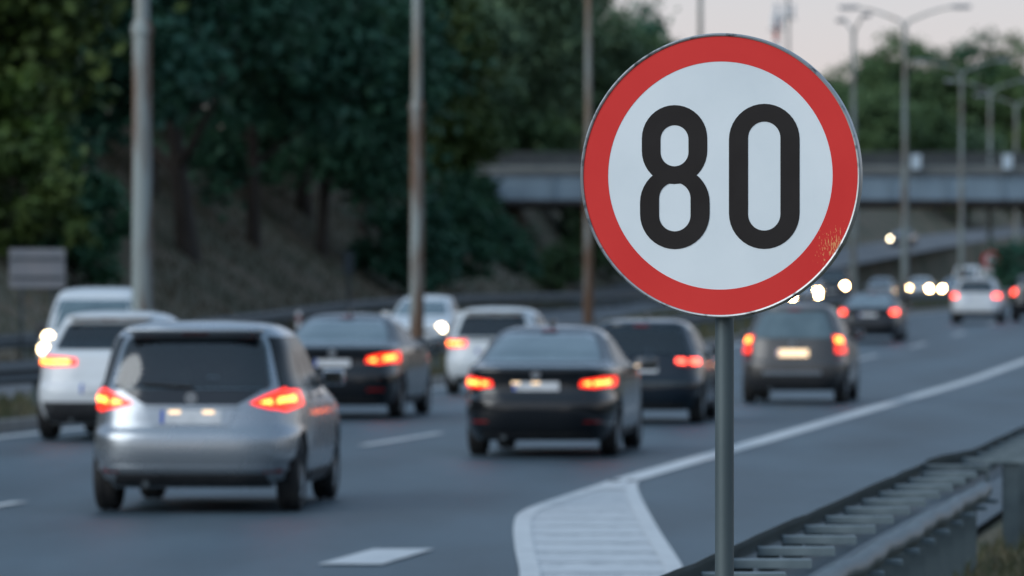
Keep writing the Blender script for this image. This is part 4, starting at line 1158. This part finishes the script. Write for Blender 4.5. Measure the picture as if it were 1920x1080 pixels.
        patch('air_intake', 'front', [(-.62, .17), (.62, .17), (.68, .26), (-.68, .26)], M['blackplastic'], .008, .03, nu=10, nv=3)
        hw = .26 / w
        patch('number_plate', 'front', [(-hw, .30), (hw, .30), (hw, .365), (-hw, .365)], M['plate'], .014, .02, nu=4, nv=2)
        hl = o.get('head', [(.60, .425), (.93, .44), (.95, .52), (.64, .49)])
        for sd in (-1, 1):
            ho = patch('headlight', 'front', [(sd * p, zf) for p, zf in hl], M['lampglass'], .01, .05, nu=5, nv=4)
            c = S.pt('front', sd * .79, (hl[0][1] + hl[2][1]) / 2 * H); r = o.get('beam', .075)
            MB().tube([c + Vector((0, -.03, 0)), c + Vector((0, .035, 0))], r, 18).build('beam', o.get('beammat', M['headlit']), ho)
            if 'fog' in o:
                c = S.pt('front', sd * .80, o['fog'] * H)
                MB().tube([c + Vector((0, -.03, 0)), c + Vector((0, .03, 0))], r, 16).build('fog_light', o.get('beammat', M['headlit']), root)
        for sd in (-1, 1): patch('tail_light', 'rear', [(sd * .72, .56), (sd * .96, .55), (sd * .97, .66), (sd * .78, .66)], M['redlens'], .01, .04, nu=4, nv=4)
    if o.get('antenna'):
        a = o['antenna']; zt_ = S.z1
        MB().box((0, a, zt_ + .03), (.05, .14, .08), 0, .02).build('roof_antenna', M['blackgloss'], root)
    if o.get('rails'):
        for sd in (-1, 1):
            MB().tube([(sd * w * .62, 1.0, H * .985), (sd * w * .62, 1.15, H * 1.012), (sd * w * .62, L - bonnet_of(L) - 1.0, H * 1.012), (sd * w * .62, L - bonnet_of(L) - .85, H * .985)], .018, 8).build('roof_rail', M['galvdark'], root)
    return root
def bonnet_of(L): return 1.35

BP, BG = M['blackplastic'], M['blackgloss']
# 1 the silver compact car, nearest
make_car('car', 'silver hatchback with lit red tail lights, nearest car at lower left', 'car', 'hatch', 4.29, 1.81, 1.615, P_SILVER, -2.71, 47.8, 4.2,
         dims=dict(rake=1.0, bonnet=1.20, roofw=.77), wr=.325, o=dict(cabin=(1.05, 2.10), rear_glass=M['seeglass'], screen_glass=M['clearglass'], 
         sidewin=((-.90, -.34, -.885, -.33), (-.30, .16, -.29, .15), (.19, .66, .18, .50)), side=(.64, .915),
         rear_win=(.645, .915, .81, .80), third=(.925, .945), wiper=True, spoiler=True, badge=.600,
         trim=[('tailgate_trim', [(-.44, .565), (.44, .565), (.56, .60), (.72, .645), (-.72, .645), (-.56, .60)], BG, .006),
               ('chrome_strip', [(-.46, .548), (.46, .548), (.46, .558), (-.46, .558)], M['chrome'], .014),
               ('bumper_insert', [(-.80, .145), (.80, .145), (.72, .205), (-.72, .205)], BP, .010),
               ('bumper_lip', [(-.90, .225), (.90, .225), (.90, .245), (-.90, .245)], M['chrome'] if False else P_SILVER, .018),
               ('plate_recess', [(-.36, .455), (.36, .455), (.42, .54), (-.42, .54)], P_SILVER, .009)],
         lamp=[(.55, .570), (.72, .545), (.88, .528), (.985, .555), (.985, .640), (.90, .650), (.72, .615)],
         core=[[(.80, .570), (.95, .575), (.95, .612), (.82, .600)], [(.66, .570), (.76, .565), (.76, .592), (.67, .580)]],
         reflector=(.70, .86, .215, .23), plate=(.500, 0), glow_spots=(-.15, .17)))
# 2 white crossover, left lane
make_car('car', 'white crossover partly hidden behind the silver hatchback', 'car', 'hatch', 4.41, 1.82, 1.61, P_WHITE, -5.10, 70.5, 7.0,
         dims=dict(tail=.10, rake=1.25, roofw=.70), wr=.345, o=dict(cabin=(1.05, 2.10), rear_glass=M['seeglass'], screen_glass=M['clearglass'], 
         rear_win=(.70, .90, .79, .79), third=(.925, .945), spoiler=True,
         trim=[('bumper_insert', [(-.93, .14), (.93, .14), (.95, .30), (-.95, .30)], BP, .010)],
         lamp=[(.36, .578), (.70, .570), (.96, .575), (.97, .645), (.80, .650), (.38, .635)], core=[(.46, .592), (.92, .592), (.92, .630), (.48, .622)],
         plate=(.40, 0)))
# 3 dark fastback, left lane ahead
make_car('car', 'black fastback with pale rear window in the left lane behind the silver car', 'car', 'sedan', 4.85, 1.86, 1.52, P_BLACK, -2.60, 82.0, 6.4,
         wr=.335, o=dict(rear_glass=M['glass_light'], rear_win=(.715, .935, .86, .84), third=(.952, .966), antenna=1.9, badge=.63,
         trim=[('bumper_insert', [(-.75, .14), (.75, .14), (.70, .21), (-.70, .21)], BP, .010)],
         lamp=[(.52, .535), (.72, .525), (.97, .54), (.975, .64), (.80, .63), (.55, .595)], core=[[(.78, .56), (.93, .565), (.93, .61), (.80, .60)], [(.58, .55), (.68, .548), (.68, .58), (.59, .575)]],
         reflector=(.55, .80, .27, .295), plate=(.535, 0)))
# 4 white hatch, left lane further on
make_car('car', 'white hatchback in the left lane above the black sedan roof', 'car', 'hatch', 4.20, 1.79, 1.555, P_WHITE2, -.38, 100.5, 8.0,
         dims=dict(rake=1.1, roofw=.72), wr=.32, o=dict(cabin=(1.05, 2.10), rear_glass=M['seeglass'], screen_glass=M['clearglass'], rear_win=(.66, .90, .80, .79), third=(.925, .945), spoiler=True, badge=.60,
         trim=[('bumper_insert', [(-.80, .14), (.80, .14), (.75, .215), (-.75, .215)], BP, .010), ('window_trim', [(-.80, .625), (.80, .625), (.82, .645), (-.82, .645)], BG, .006)],
         lamp=[(.50, .545), (.78, .54), (.97, .55), (.97, .635), (.52, .63)], core=[(.60, .565), (.93, .568), (.93, .612), (.61, .607)], plate=(.50, 0)))
# 5 the black sedan in the middle
make_car('car', 'black sedan with two bright tail lights in the middle of the picture', 'car', 'sedan', 4.84, 1.74, 1.465, P_BLACK, .26, 63.4, 6.0,
         wr=.335, o=dict(rear_glass=M['glass_light'], rear_win=(.72, .935, .86, .84), third=(.952, .966), antenna=2.0, badge=.635,
         trim=[('bumper_insert', [(-.78, .14), (.78, .14), (.72, .20), (-.72, .20)], BP, .010), ('bumper_crease', [(-.92, .43), (.92, .43), (.92, .445), (-.92, .445)], P_BLACK, .016),
               ('boot_lip', [(-.80, .655), (.80, .655), (.80, .672), (-.80, .672)], P_BLACK, .02)],
         lamp=[(.56, .535), (.74, .528), (.97, .54), (.978, .615), (.86, .615), (.58, .59)], core=[[(.74, .553), (.92, .558), (.92, .592), (.75, .588)], [(.62, .555), (.70, .553), (.70, .58), (.63, .575)]],
         reflector=(.62, .84, .27, .285), plate=(.545, 0), glow_spots=(-.26, .0)))
# 6 dark blue hatch to the right of it
make_car('car', 'dark blue hatchback partly hidden behind the sign pole', 'car', 'hatch', 4.10, 1.76, 1.46, P_NAVY, 1.76, 79.2, 6.4,
         dims=dict(rake=1.15, roofw=.71), wr=.315, o=dict(cabin=(1.05, 2.10), rear_glass=M['seeglass'], screen_glass=M['clearglass'], rear_win=(.665, .91, .82, .80), third=(.925, .945), badge=.60, antenna=1.3, mirror=P_NAVY,
         trim=[('bumper_strip', [(-.95, .375), (.95, .375), (.95, .405), (-.95, .405)], M['galvdark'], .012), ('bumper_insert', [(-.80, .14), (.80, .14), (.75, .2), (-.75, .2)], BP, .010)],
         lamp=[(.58, .555), (.80, .535), (.97, .54), (.975, .63), (.60, .63)], lampmat=M['redlens'],
         core=[[(.61, .572), (.75, .568), (.75, .622), (.61, .622)], [(.82, .568), (.95, .568), (.95, .622), (.82, .622)]], coremat=M['tailfar'], plate=(.525, 0), glow_spots=(0.0,)))
# 7 grey people carrier right of the pole
make_car('car', 'grey brown people carrier right of the sign pole', 'car', 'hatch', 4.28, 1.75, 1.64, P_GREY, 4.58, 93.0, 7.2,
         dims=dict(rake=1.15, roofw=.70), wr=.315, o=dict(rear_glass=M['glass_light'], rear_win=(.655, .915, .82, .80), third=(.925, .945), badge=.60,
         trim=[('bumper_insert', [(-.96, .15), (.96, .15), (.97, .275), (-.97, .275)], BP, .010), ('bumper_strip', [(-.55, .29), (.55, .29), (.55, .33), (-.55, .33)], P_SILVER, .012)],
         lamp=[(.80, .595), (.96, .59), (.965, .675), (.82, .68)], core=[(.83, .61), (.94, .61), (.94, .66), (.84, .66)],
         lamp2=([(.80, .505), (.965, .505), (.965, .575), (.80, .58)], M['taillit']), reflector=(.80, .97, .44, .475), plate=(.505, 0), platemat=M['plateglow']))  # the whole plate glows, its lighting put into the material
# 8 dark sedan ahead
make_car('car', 'dark grey sedan ahead of the grey people carrier', 'car', 'sedan', 4.65, 1.78, 1.46, P_DARKGREY, 10.38, 166, 8.0,
         wr=.315, o=dict(rear_win=(.715, .93, .84, .80), third=(.95, .965), rear_glass=M['glass_light'], trim=[('bumper_insert', [(-.8, .14), (.8, .14), (.75, .2), (-.75, .2)], BP, .010)],
         lamp=[(.74, .56), (.96, .56), (.965, .65), (.76, .65)], lampmat=M['tailfar'], plate=(.55, 0)))
# 9 white far car, 10 dark far car
make_car('car', 'far white hatchback with pinkish tail lights at the right', 'car', 'hatch', 4.4, 1.80, 1.62, P_WHITE, 16.2, 199, 8.2,
         dims=dict(rake=1.1), wr=.33, o=dict(rear_win=(.67, .90, .80, .78), spoiler=True, trim=[('bumper_insert', [(-.9, .14), (.9, .14), (.9, .25), (-.9, .25)], BP, .010)],
         lamp=[(.70, .56), (.96, .56), (.965, .64), (.74, .64)], lampmat=M['tailfar'], plate=(.53, 0)))
make_car('car', 'far black car cut off by the right picture edge', 'car', 'hatch', 4.5, 1.85, 1.70, P_BLACK, 18.85, 205, 8.0,
         dims=dict(rake=1.0), wr=.34, o=dict(rear_win=(.67, .90, .80, .78), trim=[('bumper_insert', [(-.9, .14), (.9, .14), (.9, .25), (-.9, .25)], BP, .010)],
         lamp=[(.78, .57), (.96, .57), (.965, .68), (.80, .68)], lampmat=M['tailfar'], plate=(.50, 0)))
# oncoming traffic
ONC = 'oncoming cars with lit headlights'
make_car('van', 'white oncoming van with lit headlamps behind the white crossover', 'van', 'van', 4.4, 1.80, 1.91, P_WHITE, -7.66, 101.6, 3.0, True,
         wr=.33, group=ONC, o=dict(screen=(.59, .88, .88), fog=.42, beam=.10, side=(.60, .86), mirror=BP, glass=M['glass_light'], head=[(.66, .485), (.93, .49), (.95, .575), (.68, .56)]))
make_car('car', 'oncoming white hatchback behind the second rusty lamp post', 'car', 'hatch', 4.2, 1.76, 1.56, P_WHITE, -2.50, 144, 6.0, True,
         wr=.32, group=ONC, o=dict(glass=M['glass_light'], beam=.11, screen=(.675, .915, .86), beammat=mat('headlamp_lit_near', (.9, .85, .75), .2, emit=(1.0, .78, .48), estr=13)))
HF = dict(beammat=M['headfar'], beam=.15)
HF2 = dict(HF, fog=.30)
make_car('van', 'dark far oncoming van with brown cab beside the sign rim', 'van', 'van', 4.9, 1.95, 2.1, P_DARKGREY, 19.4, 345, 6.0, True, wr=.33, group=ONC, o=dict(screen=(.59, .88, .88), side=(.60, .86), mirror=BP, **HF))
make_car('car', 'far oncoming car half hidden by the lower right rim of the sign', 'car', 'hatch', 4.2, 1.76, 1.5, P_SILVER, 16.6, 322, 6.5, True, group=ONC, o=dict(HF2))
make_car('car', 'far oncoming pale car with two close bright headlights left of the far white hatchback', 'car', 'hatch', 4.2, 1.76, 1.5, P_WHITE2, 27.5, 385, 8.0, True, group=ONC, o=dict(HF2))
make_car('car', 'far oncoming silver car with glaring lights touching the far white hatchback', 'car', 'sedan', 4.6, 1.8, 1.46, P_SILVER, 30.6, 395, 8.5, True, group=ONC, o=dict(HF))
make_car('van', 'far oncoming white van behind the roof of the far white hatchback', 'van', 'van', 5.2, 1.98, 2.35, P_WHITE, 33.2, 418, 10, True, wr=.33, group=ONC, o=dict(screen=(.59, .88, .88), side=(.60, .86), mirror=BP, **HF))
make_car('car', 'far oncoming white car behind the roof of the dark grey sedan', 'car', 'hatch', 4.2, 1.76, 1.5, P_WHITE2, 23.1, 358, 7.0, True, group=ONC, o=dict(beammat=M['lampglass'], beam=.10))
make_car('car', 'dark car with lit headlights on the ramp beyond the bridge', 'car', 'sedan', 4.6, 1.8, 1.46, P_NAVY, 32.4, 477, 14, True, group=ONC, z=ramp_z(477) + .03, o=dict(beammat=mat('headlamp_ramp', (.9, .85, .75), .2, emit=(1.0, .82, .55), estr=26), beam=.11))
